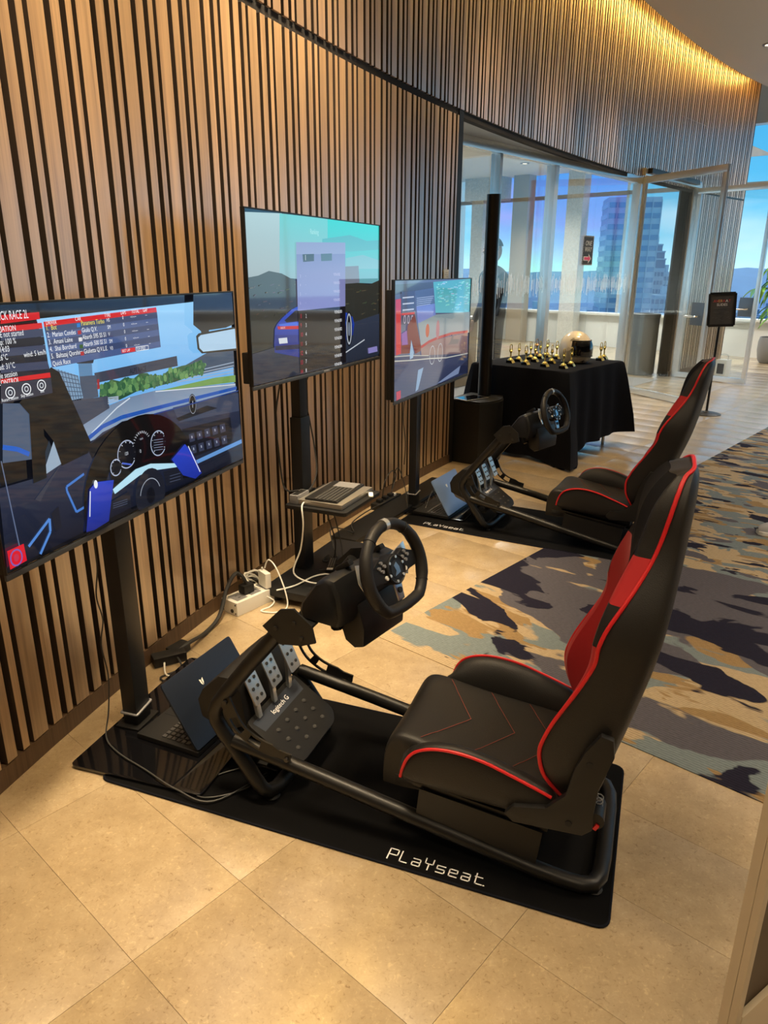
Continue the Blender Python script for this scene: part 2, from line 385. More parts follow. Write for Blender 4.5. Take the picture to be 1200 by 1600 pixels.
wu = backing('wall_upper', 164.5, 132.45, 2.575, 4.6)
slats(wu, 159.2, 132.45, 2.587, 4.55)
wr = backing('wall_right', 137.0, 132.45, 0, 2.575)
slats(wr, 136.95, 132.45, .075, 2.56)
for nm, a0, a1 in (('baseboard_left', 164.5, JAMB_A), ('baseboard_right', 137.0, 132.45)):
    n = 24; mb = MB(); mb.grid([[wall(a0 + (a1-a0)*i/n, o, z) for (o, z) in ((-.001, .001), (-.001, .07), (.03, .07))] for i in range(n+1)])
    struct(mb.build(nm, 'walnut trim'))
# dark joint at the top of the door height, and the door reveal
mb = MB(); n = 60; mb.grid([[wall(164.5 + (132.45-164.5)*i/n, o, z) for (o, z) in ((.012, JOINT-.012), (.012, 2.587))] for i in range(n+1)]); struct(mb.build('trim_1', 'black backing'))
pj = wall(JAMB_A, -.004); pe = RS(pj.dot(E1) + .02, 4.02)
mb = MB(); mb.bar(pj + Vector((0, 0, 1.29)), pe + Vector((0, 0, 1.29)), .05, 2.58); struct(mb.build('wall_reveal', 'dark frame'))
# soffit over the glass
mb = MB(); top = []; rows = []
n = 24
for i in range(n+1):
    a = JAMB_A + (137.0-JAMB_A)*i/n; p = wall(a, 0, 2.585); r_ = p.dot(E1); rows.append([p, RS(r_, 4.06, 2.585)])
mb.grid(rows); struct(mb.build('trim_2', 'soffit metal'))
# wall end return on the right
pw = wall(132.45, 0); mb = MB(); mb.bar(pw + Vector((0, 0, 2.3)), pw + E2*.35 + Vector((0, 0, 2.3)), .03, 4.6); struct(mb.build('trim_3', 'walnut trim'))
# floor base (grout) and tiles laid on the grid
mb = MB(); mb.quad(RS(-5, -9, -.004), RS(14.7, -9, -.004), RS(14.7, 11, -.004), RS(-5, 11, -.004)); fl = struct(mb.build('floor', mat('grout', (.38, .29, .175), .6)))
TR, TS = .305, .6025
R0, S0 = .55, .64
CR, CS = R0 + 5*TR - .006, S0 + 2*TS - .003         # carpet corner at r 2.06, s 1.843
def tile_mesh():
    mb = MB(); g = .0005; w, h = TR - 2*g, TS - 2*g
    mb.box((0, 0, -.004), (w, h, .008)); return mb.mesh('floor_tile', 'tile', bevel=.0005)
tm = tile_mesh(); near_t = []; far_t = []
for i in range(-12, 48):
    for j in range(-12, 14):
        r, s = R0 + (i+.5)*TR, S0 + (j+.5)*TS; p = RS(r, s)
        if r > CR and s < CS: continue
        if s > 3.96 and r > 5.4 and not (r < 14.65 and s < 10): continue
        fwd = p.y
        vis = fwd > .75 and abs(p.x)/(fwd + .35) < .66 and s < 4.0 + (0 if r < 9 else .0) and not (r < 9 and (p.to_2d() - WC.to_2d()).length > 25.55)
        if vis and r > 9.2 and s < 3.98 and (p.to_2d() - WC.to_2d()).length < 25.4: vis = True
        (near_t if vis else far_t).append((p.length, r, s))
near_t.sort(); far_t += near_t[295:]; near_t = near_t[:295]
for _, r, s in near_t:
    o = link('floor_tile', tm, fl); o.location = RS(r, s, 0); o.rotation_euler.z = ANG1
mb = MB(); g = .0011
for _, r, s in far_t:
    if s > 3.98 and r < 10.6: continue
    w, h = TR/2 - g, TS/2 - g
    mb.quad(RS(r-w, s-h), RS(r+w, s-h), RS(r+w, s+h), RS(r-w, s+h))
stuff(mb.build('distant_tiles', 'tile', fl))
mb = MB(); mb.prism([(CR, -9), (14.2, -9), (14.2, CS), (CR, CS)], .006, (0, 0, .0), E1, E2)
cp = mb.build('carpet', 'carpet'); tag(cp, 'wide camouflage patterned carpet in grey tan and black set into the tile floor', 'carpet')
mb = MB(); mb.prism([(5.4, 4.0), (10.6, 4.0), (10.6, 10), (5.4, 10)], .006, (0, 0, 0), E1, E2); struct(mb.build('floor_vestibule', 'vestibule carpet'))
# ceiling, held off the curved wall, with a lit cove behind its edge
mb = MB(); rows = []; n = 60
for i in range(n+1):
    a = 166 + (132.6-166)*i/n; p = wall(a, -.24)
    q = RS(max(p.dot(E1), -5), -9); rows.append([Vector((p.x, p.y, CEIL + .16)), Vector((p.x, p.y, CEIL)), Vector((q.x, q.y, CEIL))])
mb.grid(rows)
pe = wall(132.6, -.24); mb.quad((pe.x, pe.y, CEIL), RS(pe.dot(E1), -9, CEIL), RS(14.7, -9, CEIL), RS(14.7, pe.dot(E2), CEIL))
struct(mb.build('ceiling', 'ceiling paint'))
mb = MB(); mb.quad(RS(-6, -9.2, 4.62), RS(14.9, -9.2, 4.62), RS(14.9, 12, 4.62), RS(-6, 12, 4.62)); struct(mb.build('ceiling_upper', 'ceiling paint'))
mb = MB(); mb.quad(RS(5.3, 4.0, 3.4), RS(14.6, 4.0, 3.4), RS(14.6, 11, 3.4), RS(5.3, 11, 3.4)); struct(mb.build('ceiling_vestibule', 'white paint'))
mat('cove light', (0, 0, 0), .5, emit=(1.0, .58, .13), estr=42.0)
mb = MB(); n = 60; mb.grid([[wall(163 + (132.8-163)*i/n, o, CEIL + .18) for o in (-.20, -.16)] for i in range(n+1)]); struct(mb.build('trim_4', 'cove light', fix=False))
# downlights: a trim ring, a lens and the lamp
mat('lamp lens', (.9, .85, .75), .4, emit=(1, .82, .55), estr=6.0)
dl_ring = MB().lathe([(.062, .0), (.085, .0), (.085, -.008), (.058, -.012), (.055, .03)], n=24).mesh('trim_ring', 'grey plastic', smooth=True)
dl_lens = MB().lathe([(0, .0), (.055, .0)], n=20).mesh('lens', 'lamp lens')
def downlight(p, watts, color, ang=115, aim=None):
    t = thing('downlight', 'unseen recessed round downlight in the ceiling', 'ceiling light', p, 0, 'recessed ceiling downlights')
    link('trim_ring', dl_ring, t); o = link('lens', dl_lens, t); o.location.z = -.002
    light('SPOT', 'downlight_lamp', p - Vector((0, 0, .03)), watts, color, aim=aim or (p.x, p.y, 0), shadow_soft_size=.28, spot_size=math.radians(ang), spot_blend=.75); return t
for r, s in DOWNLIGHTS: downlight(RS(r, s, CEIL), DL_W*3.2, WARM)
for a, o_ in WASH: q_ = wall(a, 0, 1.5); downlight(wall(a, -o_, CEIL), 430 if a > 151 else 240, WARM, 66, q_)
downlight(Vector((4.55, 9.86, CEIL)), 60, WARM)['label'] = 'round downlight at the right edge of the grey ceiling'
for r, s in VEST_FILL: downlight(RS(r, s, 3.4), 420, (1, .95, .87), 140)
for r, s in CARPET_FILL: downlight(RS(r, s, CEIL), 300, (1, .90, .78))
for r, s in WIN_FILL: downlight(RS(r, s, CEIL), 420, (1, .95, .87), 140)
# exterior window wall at r 14.65: knee wall, sill, mullions, transom, header, panes
RW = 14.65
def rbox(name, r0, r1, s0, s1, z0, z1, m, parent=None, bev=0.0):
    mb = MB(); mb.box((0, 0, 0), (r1-r0, s1-s0, z1-z0)); o = mb.build(name, m, parent, bevel=bev)
    o.location = RS((r0+r1)/2, (s0+s1)/2, (z0+z1)/2); o.rotation_euler.z = ANG1; return o
struct(rbox('wall_far', RW, RW+.25, -9, 10.6, 0, .64, 'white paint'))
struct(rbox('trim_5', RW-.10, RW+.2, -9, 10.6, .64, .685, 'white paint', bev=.004))
struct(rbox('trim_6', RW-.02, RW+.2, -9, 10.6, 3.92, 4.7, 'white paint'))
wi = 0
mull = [-9, -6.9, -4.8, -2.7, -.6, 1.5, 3.3, 5.3, 6.55, 7.45, 8.75, 9.7, 10.6]
glass('window glass', (.90, .97, 1.0), .05); 
def rainbow_tint_glass(name):      # rainbow light in laminated glass painted as tint: violet above, green and clear below
    glass(name, (1, 1, 1), .05); nt = MATS[name].node_tree; tr = [n for n in nt.nodes if n.type == 'BSDF_TRANSPARENT'][0]
    g = nt.nodes.new('ShaderNodeNewGeometry'); sp = nt.nodes.new('ShaderNodeSeparateXYZ'); lnk(nt, g.outputs['Position'], sp.inputs[0])
    nz = nt.nodes.new('ShaderNodeTexNoise'); nz.inputs['Scale'].default_value = .9; lnk(nt, g.outputs['Position'], nz.inputs['Vector'])
    a = nt.nodes.new('ShaderNodeMath'); a.operation = 'MULTIPLY_ADD'; a.inputs[1].default_value = .9; lnk(nt, nz.outputs['Fac'], a.inputs[0]); lnk(nt, sp.outputs['Z'], a.inputs[2])
    r = nt.nodes.new('ShaderNodeMapRange'); r.inputs[1].default_value = 1.2; r.inputs[2].default_value = 4.4; lnk(nt, a.outputs[0], r.inputs[0])
    c = ramp(nt, r.outputs[0], [(0, (.95, .99, 1)), (.15, (.90, 1, .97)), (.27, (.82, 1, .88)), (.40, (.92, .90, 1)), (.55, (1, .74, 1)), (.8, (.92, .74, 1.0)), (1, (.90, .84, 1))]); lnk(nt, c, tr.inputs[0])
rainbow_tint_glass('iridescent glass')
mat('tan column', (.36, .30, .22), .7)
for a, b in zip(mull, mull[1:]):
    wi += 1
    t = bpy.data.objects.new('window_%d' % wi, None); COL.objects.link(t); t['kind'] = 'structure'
    rbox('mullion', RW, RW+.12, a-.03, a+.03, .68, 3.92, 'brushed steel', t)
    rbox('transom', RW, RW+.12, a, b, 2.93, 3.0, 'soffit metal', t)
    lo = hi = 'iridescent glass' if 6 < a < 9.6 else 'window glass'
    rbox('pane', RW+.05, RW+.056, a+.03, b-.03, .685, 2.93, lo, t); rbox('pane', RW+.05, RW+.056, a+.03, b-.03, 3.0, 3.92, hi, t)
for k, (s0, s1, m_, z1) in enumerate([(7.3, 7.65, 'concrete', 3.92), (8.55, 8.92, 'tan column', 3.92), (9.15, 10.6, 'concrete', 3.92)]):
    if k == 2:
        struct(rbox('trim_9', RW-.5, RW-.12, s0, s0+.95, 2.95, z1, m_)); struct(rbox('trim_10', RW-.5, RW-.12, s0+.45, s0+.75, .0, 2.95, m_))
    else: struct(rbox('trim_%d' % (7+k), RW-.4, RW-.12, s0, s1, 0, z1, m_))
struct(rbox('wall_vestibule', 5.2, 14.9, 10.6, 10.8, 0, 4.6, 'white paint'))
struct(rbox('wall_side', -5.2, 14.9, -9.25, -9.05, 0, 4.6, 'walnut trim'))
struct(rbox('wall_back', -5.3, -5.1, -9.2, 4, 0, 4.6, 'walnut trim'))
# glass partition at s 3.96: mullion posts, header, sill, fixed panes, two open leaves
GS = 3.97
def frost():
    m, nt, b = nmat('frosting'); out = nt.nodes['Material Output']; nt.nodes.remove(b)
    tr = nt.nodes.new('ShaderNodeBsdfTransparent'); df = nt.nodes.new('ShaderNodeBsdfTranslucent'); df.inputs[0].default_value = (.9, .93, .95, 1); mx = nt.nodes.new('ShaderNodeMixShader'); mx.inputs[0].default_value = .85
    lnk(nt, tr.outputs[0], mx.inputs[1]); lnk(nt, df.outputs[0], mx.inputs[2]); lnk(nt, mx.outputs[0], out.inputs['Surface']); MATS['frosting'] = m; return 'frosting'
gp = bpy.data.objects.new('window_20', None); COL.objects.link(gp); gp['kind'] = 'structure'
glass('door glass', (.94, .97, .97), .08)
rbox('header', 5.4, 9.2, GS-.03, GS+.03, 2.50, 2.585, 'brushed steel', gp, .004)
rbox('sill', 5.4, 9.2, GS-.04, GS+.04, .0, .05, 'brushed steel', gp, .004)
for r, w_ in ((6.04, .022), (7.06, .04), (9.14, .045)): rbox('mullion', r-w_, r+w_, GS-.05, GS+.05, .05, 2.50, 'brushed steel', gp, .005)
for a, b in ((5.45, 6.0), (6.08, 7.01), (7.11, 8.06), (8.07, 9.1)): rbox('pane', a, b, GS-.006, GS+.006, .05, 2.50, 'door glass', gp)
mb = MB()
for k in range(260):
    r = 5.5 + k*.0145 + random.uniform(-.004, .004)
    if random.random() < .72 and not any(abs(r-q) < .06 for q in (6.04, 7.06)) and r < 9.06:
        h = random.uniform(.09, .21); z = 1.36 + random.uniform(-.03, .03); p = RS(r, GS-.009, z); mb.bar(p - Vector((0, 0, h/2)), p + Vector((0, 0, h/2)), .005, .001, E2)
stuff(mb.build('frosted_strips', frost(), gp))
rbox('header', 9.2, 11.12, GS-.05, GS+.05, 2.60, 2.68, 'brushed steel', gp, .004)
rbox('jamb', 11.08, 11.16, GS-.05, GS+.09, 0, 2.66, 'brushed steel', gp, .004)
rbox('door_closer', 9.25, 10.9, GS-.11, GS-.05, 2.62, 2.68, 'dark frame', gp, .01)
rbox('dark_post', 11.25, 11.32, 4.08, 4.27, 0, 2.66, 'dark frame', gp)
def leaf(name, hx, fx, h):
    a, b = Vector(tuple(hx)[:2]), Vector(tuple(fx)[:2]); d = b - a; L = d.length; rz = math.atan2(d.y, d.x)
    t = bpy.data.objects.new(name, None); COL.objects.link(t); t['kind'] = 'structure'; t.location = (a.x, a.y, 0); t.rotation_euler.z = rz
    def bx(n_, x0, x1, z0, z1, th, m_, y=0.0): mb = MB(); mb.box(((x0+x1)/2, y, (z0+z1)/2), (x1-x0, th, z1-z0)); return mb.build(n_, m_, t, bevel=.003)
    bx('rail', 0, L, h-.075, h, .045, 'brushed steel'); bx('rail', 0, L, .01, .085, .045, 'brushed steel')
    bx('stile', 0, .05, .085, h-.075, .045, 'brushed steel'); bx('stile', L-.055, L, .085, h-.075, .045, 'brushed steel')
    mb = MB(); mb.box((L/2, 0, h/2), (L-.1, .012, h-.15)); mb.build('pane', 'door glass', t)
    mat('lock plate', (.16, .19, .23), .35, .6)
    pl = bx('lock_plate', L-.24, L-.055, .92, 1.17, .05, 'lock plate')
    for sd in (-1, 1):
        mb = MB(); mb.tube(smooth_path([(L-.10, sd*.02, 1.02), (L-.10, sd*.07, 1.02), (L-.13, sd*.085, 1.02), (L-.27, sd*.085, 1.015)], 4), .011, 8); mb.build('handle', 'chrome', t, smooth=True)
    return t
leaf('door_1', RS(9.22, GS-.03)[:2], (3.62, 8.345), 2.58)
leaf('door_2', RS(11.08, GS-.04)[:2], (5.03, 10.11), 2.60)
# beige column end close to the camera on the right
# ============================================================ RACING COCKPITS
YC, HW = .02, .21
def yy(v): return YC + v
def racing_cockpit(loc, rz, label):
    t = thing('racing_cockpit', label, 'racing seat', (*loc, .006), rz, 'racing cockpits')
    R_ = .0215; z0 = -.006
    def P3(l, y): return [(x, y, z + z0) for x, z in l]
    # base loop: near side tube, rear cross tube, far side tube
    side = [(1.075, .197), (.80, .150), (.50, .094), (.20, .040), (.12, .030), (.075, .0285)]
    near = P3(side, yy(HW)); far = P3(side, yy(-HW))
    corner = [(.047, yy(HW-.012), .028+z0), (.034, yy(HW-.045), .028+z0)]
    path = near + corner + [(.030, yy(.10), .028+z0), (.030, yy(-.10), .028+z0)] + [(x, 2*YC-y, z) for x, y, z in reversed(corner)] + far[::-1]
    MB().tube(path, R_, 14).build('base_tube', 'black metal', t, smooth=True)
    fr = [(.872, .634), (.93, .560), (1.01, .462), (1.09, .357), (1.122, .312), (1.135, .283), (1.132, .255), (1.115, .225), (1.07, .165), (1.01, .078), (.992, .052)]
    n_ = P3(fr, yy(HW)); f_ = P3(fr, yy(-HW))
    c2 = [(.978, yy(HW-.012), .037+z0), (.968, yy(HW-.045), .031+z0)]
    path = n_ + c2 + [(.966, yy(.1), .029+z0), (.966, yy(-.1), .029+z0)] + [(x, 2*YC-y, z) for x, y, z in reversed(c2)] + f_[::-1]
    MB().tube(path, R_*1.02, 14).build('front_tube', 'black metal', t, smooth=True)
    for x, y in ((.045, yy(HW-.02)), (.045, yy(-HW+.02)), (.975, yy(HW-.03)), (.975, yy(-HW+.03))):
        MB().lathe([(0, .0), (.021, .0), (.023, .004), (.012, .014), (.011, .024), (0, .024)], (x, y, 0), 14).build('foot', 'rubber', t, smooth=True)
    br = [(1.090, .345), (1.055, .268), (1.015, .232), (.965, .212), (.885, .196)]
    for sgn in (1, -1):
        y = yy(sgn*(HW)); mb = MB(); up_, lo_ = [], []
        pts = smooth_path([(x, z, 0) for x, z in br], 4)
        for i, p in enumerate(pts):
            d = (pts[min(i+1, len(pts)-1)] - pts[max(i-1, 0)]).normalized(); nn = Vector((-d.y, d.x, 0)); w = .020 if i < len(pts)-3 else .013
            up_.append(p + nn*w); lo_.append(p - nn*w)
        N = len(pts); slot = {3, 4, 5, 8, 9, 10}
        for i in range(N-1):       # plate with two slots: strips along both edges, the middle left open where a slot is
            q = [(up_[i], up_[i+1], (pts[i+1]*.35+up_[i+1]*.65), (pts[i]*.35+up_[i]*.65)), ((pts[i]*.35+lo_[i]*.65), (pts[i+1]*.35+lo_[i+1]*.65), lo_[i+1], lo_[i])]
            if i not in slot: q = [(up_[i], up_[i+1], lo_[i+1], lo_[i])]
            for qq in q: mb.prism([(p.x, p.y) for p in qq], .006, (0, y + sgn*.014, z0), (1, 0, 0), (0, 0, 1))
        b = mb.build('slotted_bracket', 'black metal', t)
        for x, z in ((.895, .193), (1.085, .335)): MB().cyl((x, y + sgn*.010, z+z0), (x, y + sgn*.024, z+z0), .007, 8).build('bolt', 'dark frame', b, smooth=True)
        # slanted skirt plate between the tube and the seat slider, slider rail on its top
        mb = MB(); mb.prism([(.507, .199), (.181, .160), (.192, .050), (.516, .104)], .004, (0, yy(sgn*(HW+.004)), z0), (1, 0, 0), (0, 0, 1)); mb.build('side_plate', 'black satin', t)
        mb = MB(); mb.bar((.53, yy(sgn*(HW-.02)), .206+z0), (.17, yy(sgn*(HW-.02)), .166+z0), .035, .016); mb.build('slider_rail', 'black metal', t, bevel=.002)
        # gusset plates at the wheel deck
        mb = MB(); mb.prism([(.945, .607), (.890, .664), (.850, .672), (.800, .632), (.790, .585), (.83, .570), (.895, .562)], .006, (0, yy(sgn*(HW+.024)), z0), (1, 0, 0), (0, 0, 1)); g = mb.build('gusset', 'black satin', t)
        for x, z in ((.905, .608), (.850, .632), (.83, .592)): MB().cyl((x, yy(sgn*(HW+.02)), z+z0), (x, yy(sgn*(HW+.031)), z+z0), .006, 8).build('bolt', 'dark frame', g, smooth=True)
    mb = MB(); mb.box((.868, YC, .577+z0), (.05, 2*HW+.03, .008)); mb.build('wheel_deck', 'black satin', t, bevel=.002)
    mb = MB(); mb.bar((1.055, yy(-HW), .148+z0), (1.055, yy(HW), .148+z0), .04, .006); mb.bar((1.0, yy(-HW+.02), .118+z0), (1.0, yy(HW-.02), .118+z0), .03, .006); mb.build('pedal_support', 'black metal', t)
    # ---- seat cushion
    xs = [(.165, .255, .19), (.20, .268, .185), (.28, .276, .175), (.36, .284, .168), (.44, .294, .162), (.52, .308, .156), (.575, .318, .152), (.607, .304, .15), (.625, .262, .15), (.628, .20, .155), (.608, .158, .165)]
    rows = []
    for x, zt, zb in xs:
        h = .178 if x < .58 else .172
        rows.append([Vector((x, yy(-h), zb)), Vector((x, yy(-h), zt-.012)), Vector((x, yy(-h+.012), zt)), Vector((x, yy(-h/2), zt-.004)), Vector((x, YC, zt-.007)), Vector((x, yy(h/2), zt-.004)), Vector((x, yy(h-.012), zt)), Vector((x, yy(h), zt-.012)), Vector((x, yy(h), zb))])
    mb = MB(); mb.grid(rows); cu = mb.build('seat_cushion', 'black leather', t, smooth='full', subsurf=2)
    mat('stitch thread', (.22, .045, .03), .8)
    def topz(x):
        for (a, za, _), (b, zb_, _) in zip(xs, xs[1:]):
            if a <= x <= b: return za + (zb_-za)*(x-a)/(b-a) - .0035
        return .28
    for x_, in ((.425,), (.30,), (.185,)):
        for sgn in (1, -1):
            l = [(x_ + (.10*k/10 if True else 0)*(1.0), YC + sgn*.155*k/10, 0) for k in range(11)]
            MB().tube([(x, y, topz(x) + .0012 + (.002 if abs(y-YC) > .12 else 0)) for x, y, z in l], .0009, 5).build('stitch_line', 'stitch thread', cu)
    mb = MB(); mb.box((.37, YC, .175), (.44, .36, .03)); mb.build('seat_base', 'matte black', t, bevel=.01)
    # ---- side bolsters with red piping
    bp = [(.165, .292, .215), (.20, .305, .212), (.26, .325, .212), (.33, .346, .214), (.40, .355, .216), (.46, .350, .22), (.505, .332, .222), (.530, .305, .226), (.543, .272, .232)]
    for sgn in (1, -1):
        rows = []; pip = []
        for x, zt, zb in bp:
            zc = topz(x) - .012; e = sgn
            rows.append([Vector((x, yy(e*v), z)) for v, z in ((.176, zb), (.225, zb-.006), (.252, zb+.012), (.258, (zt+zb)/2), (.248, zt), (.236, zt+.010), (.212, zt+.006), (.190, (zt+zc)/2 + .012), (.174, zc))])
            pip.append((x, yy(e*.2495), zt + .002))
        n = len(rows); rows = [[p.lerp(sum(rows[0], Vector())/9, .55) + Vector((-.012, 0, 0)) for p in rows[0]]] + rows + [[p.lerp(sum(rows[-1], Vector())/9, .5) + Vector((.014, 0, 0)) for p in rows[-1]]]
        mb = MB(); mb.grid(rows, True)
        b = mb.build('side_bolster', 'black leather', t, smooth='full', subsurf=2)
        pip.append((.549, yy(sgn*.250), .245))
        MB().tube(smooth_path(pip, 5), .0042, 8).build('piping', 'red piping', b, smooth=True)
    # ---- backrest, pivoting at its foot
    PV = Vector((.085, YC, .262))
    #      z     xf     xr    hw    cf     xrc
    LV = [(.245, .120, .070, .195, .105, .072), (.27, .140, .062, .212, .105, .064), (.31, .167, .052, .232, .104, .052), (.355, .192, .044, .247, .098, .040), (.41, .203, .034, .252, .092, .026), (.455, .194, .022, .252, .083, .012),
          (.51, .172, .008, .250, .072, -.004), (.59, .131, -.012, .246, .055, -.024), (.66, .101, -.027, .243, .040, -.040), (.705, .096, -.035, .243, .034, -.047), (.75, .082, -.041, .236, .027, -.053), (.80, .056, -.046, .218, .020, -.058),
          (.85, .029, -.051, .190, .012, -.063), (.90, .006, -.055, .163, .006, -.067), (.95, -.008, -.058, .148, .003, -.070), (1.0, -.018, -.061, .139, -.003, -.073), (1.045, -.028, -.064, .118, -.012, -.074), (1.072, -.038, -.064, .088, -.025, -.071)]
    def BULGE(z): return .0 if z < .62 else .046*min(1, (z-.62)/.24)*(1 if z < 1.02 else max(.35, 1-(z-1.02)*11))
    def sect(l):
        z, xf, xr, hw, cf, xc = l
        a = [(xc, 0), (xc+.004, hw*.45), (xr, hw*.80), (xr+.012, hw*.965), ((xf*.45+xr*.55), hw*1.0), (xf-.016, hw*1.0), (xf-.002, hw*.975)]     # rear and side, 0..6 (6 = piping)
        k = BULGE(z); b = [(xf+.006+k*.7, hw*.94), (xf-.004+k, hw*.86), (cf*.55+xf*.45-.006+k, hw*.74), (cf+.006+k*.9, hw*.60)]                                                   # rim 7,8  slope 9,10
        c = [(cf+k*.9, hw*.35), (cf-.002+k*.9, 0)]
        return a + b + c
    def pt(l, i, sgn, off=0.0):
        x, y = sect(l)[i]; return Vector((x, sgn*y, l[0])) - Vector((PV.x, 0, PV.z))
    lo0 = LV
    rows = []
    for l in LV:
        rows.append([pt(l, i, -1) for i in range(6, 0, -1)] + [pt(l, i, 1) for i in range(7)])
    tp = LV[-1]; rows.append([Vector((-.056-PV.x, p.y*.75, 1.085-PV.z)) for p in rows[-1]])
    rows.insert(0, [Vector(((.095*.6+(p.x+PV.x)*.4)-PV.x, p.y*.9, .232-PV.z)) for p in rows[0]])
    mb = MB(); mb.grid(rows); bk = mb.build('backrest', 'black leather', t, smooth='full', subsurf=2, loc=PV)
    def strip(i0, i1, sgn, k0, k1):
        return [[pt(LV[k], i, sgn) for i in range(i0, i1+1)] for k in range(k0, k1+1)]
    def add(nm, m, rows, lab=None): mb = MB(); mb.grid(rows); o = mb.build(nm, m, bk, smooth='full', subsurf=2); return o
    for sgn in (1, -1):
        add('side_panel', 'red fabric', strip(6, 8, sgn, 0, 9))['label'] = 'red fabric panel on the inner wing'
        add('side_panel', 'black leather', strip(6, 8, sgn, 9, 11)); add('side_panel', 'red fabric', strip(6, 8, sgn, 11, 13)); add('side_panel', 'black leather', strip(6, 8, sgn, 13, 17))
        add('inner_panel', 'red fabric', strip(8, 10, sgn, 0, 12)); add('inner_panel', 'suede black', strip(8, 10, sgn, 12, 17))
        pp = [pt(l, 6, sgn) + Vector((.002, sgn*.001, 0)) for l in LV]
        if sgn == 1: pipe = pp
        else: pipe = pp + [Vector((-.054-PV.x, -.060, 1.086-PV.z)), Vector((-.056-PV.x, 0, 1.089-PV.z)), Vector((-.054-PV.x, .060, 1.086-PV.z))] + pipe[::-1]
    MB().tube(smooth_path(pipe, 4), .0048, 8).build('piping', 'red piping', bk, smooth=True)
    ctr = [[pt(LV[k], 10, -1), pt(LV[k], 11, -1), pt(LV[k], 12, 1), pt(LV[k], 11, 1), pt(LV[k], 10, 1)] for k in range(0, 18)]
    add('center_panel', 'suede black', ctr)
    cap = [[pt(LV[17], i, -1) for i in range(6, 12)] + [pt(LV[17], i, 1) for i in range(12, 5, -1)], [Vector((-.048-PV.x, s_*.088*.75, 1.084-PV.z)) for s_ in (-.975, -.94, -.86, -.74, -.6, -.35, 0, .35, .6, .74, .86, .94, .975)], [Vector((-.056-PV.x, s_*.088*.75, 1.085-PV.z)) for s_ in (-.975, -.94, -.86, -.74, -.6, -.35, 0, .35, .6, .74, .86, .94, .975)]]
    add('head_cap', 'black leather', cap)
    # ---- recline brackets with lever
    arm = [(.068, .506), (.040, .500), (.034, .455), (.060, .36), (.064, .30), (.064, .245), (.085, .224), (.25, .213), (.272, .232), (.252, .258), (.175, .275), (.132, .325), (.118, .40), (.098, .455)]
    for sgn in (1, -1):
        mb = MB(); mb.prism(arm, .018, (0, yy(sgn*.262), 0), (1, 0, 0), (0, 0, 1)); b = mb.build('recline_bracket', 'black plastic', t, bevel=.004)
        for x, z in ((.118, .25), (.085, .425)): MB().cyl((x, yy(sgn*.262), z), (x, yy(sgn*.273), z), .008, 10).build('bolt_hole', 'matte black', b, smooth=True)
        MB().cyl((.060, yy(sgn*.19), .262), (.060, yy(sgn*.255), .262), .022, 14).build('pivot', 'black metal', b, smooth=True)
    mb = MB(); mb.bar((.060, yy(.255), .240), (.052, yy(.255), .256), .010, .010); mb.build('recline_lever', 'red piping', t, bevel=.003)
    cs = [Vector((.055 + .008*math.cos(k*.9), yy(.215) + .008*math.sin(k*.9), .262 + k*.0016)) for k in range(30)]
    MB().tube(cs, .0016, 5).build('spring', 'grey plastic', t, smooth=True)
    return t, bk
O1, A1 = (.6545, 1.617), math.radians(159.4)
O2, A2 = (1.58, 3.84), math.radians(152.0)
ck1, bk1 = racing_cockpit(O1, A1, 'black racing seat with red piping on a tube frame, nearest the camera')
ck2 = copy_tree(ck1); ck2.location = (*O2, .006); ck2.rotation_euler.z = A2
ck2['label'] = 'black racing seat with red piping on a tube frame, nearer the trophy table'
for c in ck2.children:
    if c.name.startswith('backrest'): c.rotation_euler.y = -math.radians(5.5)
    if c.name.startswith('recline_bracket'): pass
# ---- floor mats
def ribbon(mb, lines, w, ax, ay, o, sc, z):
    ax, ay, o = Vector(ax), Vector(ay), Vector(o)
    for l in lines:
        for a, b in zip(l, l[1:]):
            p, q = o + ax*a[0]*sc[0] + ay*a[1]*sc[1], o + ax*b[0]*sc[0] + ay*b[1]*sc[1]; d = (q-p).normalized(); n = Vector((-d.y, d.x, 0))*w/2; e = d*w/2
            mb.quad(p - n - e + Vector((0, 0, z)), q - n + e + Vector((0, 0, z)), q + n + e + Vector((0, 0, z)), p + n - e + Vector((0, 0, z)))
GL = {'P': [[(0, -.05), (0, .95), (.9, .95), (.9, .42), (.12, .42)]], 'l': [[(0, .95), (0, 0), (.75, 0)]], 'a': [[(.05, .62), (.8, .62), (.8, 0), (0, 0), (0, .32), (.8, .32)]], 'Y': [[(0, .95), (0, .5), (.8, .5), (.8, .95)], [(.4, .5), (.4, -.05)]],
      's': [[(.8, .62), (0, .62), (0, .32), (.8, .32), (.8, 0), (0, 0)]], 'e': [[(0, .32), (.8, .32), (.8, .62), (0, .62), (0, 0), (.8, 0)]], 't': [[(.1, .9), (.1, 0), (.75, 0)], [(0, .62), (.7, .62)], [(.95, 0), (1.0, 0)]]}
def word(mb, txt, o, ax, ay, cw, ch, w, z):
    for i, c in enumerate(txt): ribbon(mb, GL[c], w, ax, ay, Vector(o) + Vector(ax)*cw*1.28*i, (cw, ch), z)
def make_mat(loc, rz, label, words):
    t = thing('floor_mat', label, 'mat', (*loc, .0), rz)
    pl = round_poly([(0, -.32), (1.515, -.32), (1.515, .32), (0, .32)], .035, 5)
    MB().prism(pl, .005, (0, 0, .0026), (1, 0, 0), (0, 1, 0)).build('mat_body', 'mat fabric', t)
    MB().tube([(x, y, .004) for x, y in pl], .0036, 6, closed=True).build('stitched_edge', 'tablecloth black', t, smooth=True)
    for o, ax, ay, cw, ch in words:
        mb = MB(); word(mb, 'PlaYseat', o, ax, ay, cw, ch, .0034, .0056); mb.build('lettering', 'white print', t)
    return t
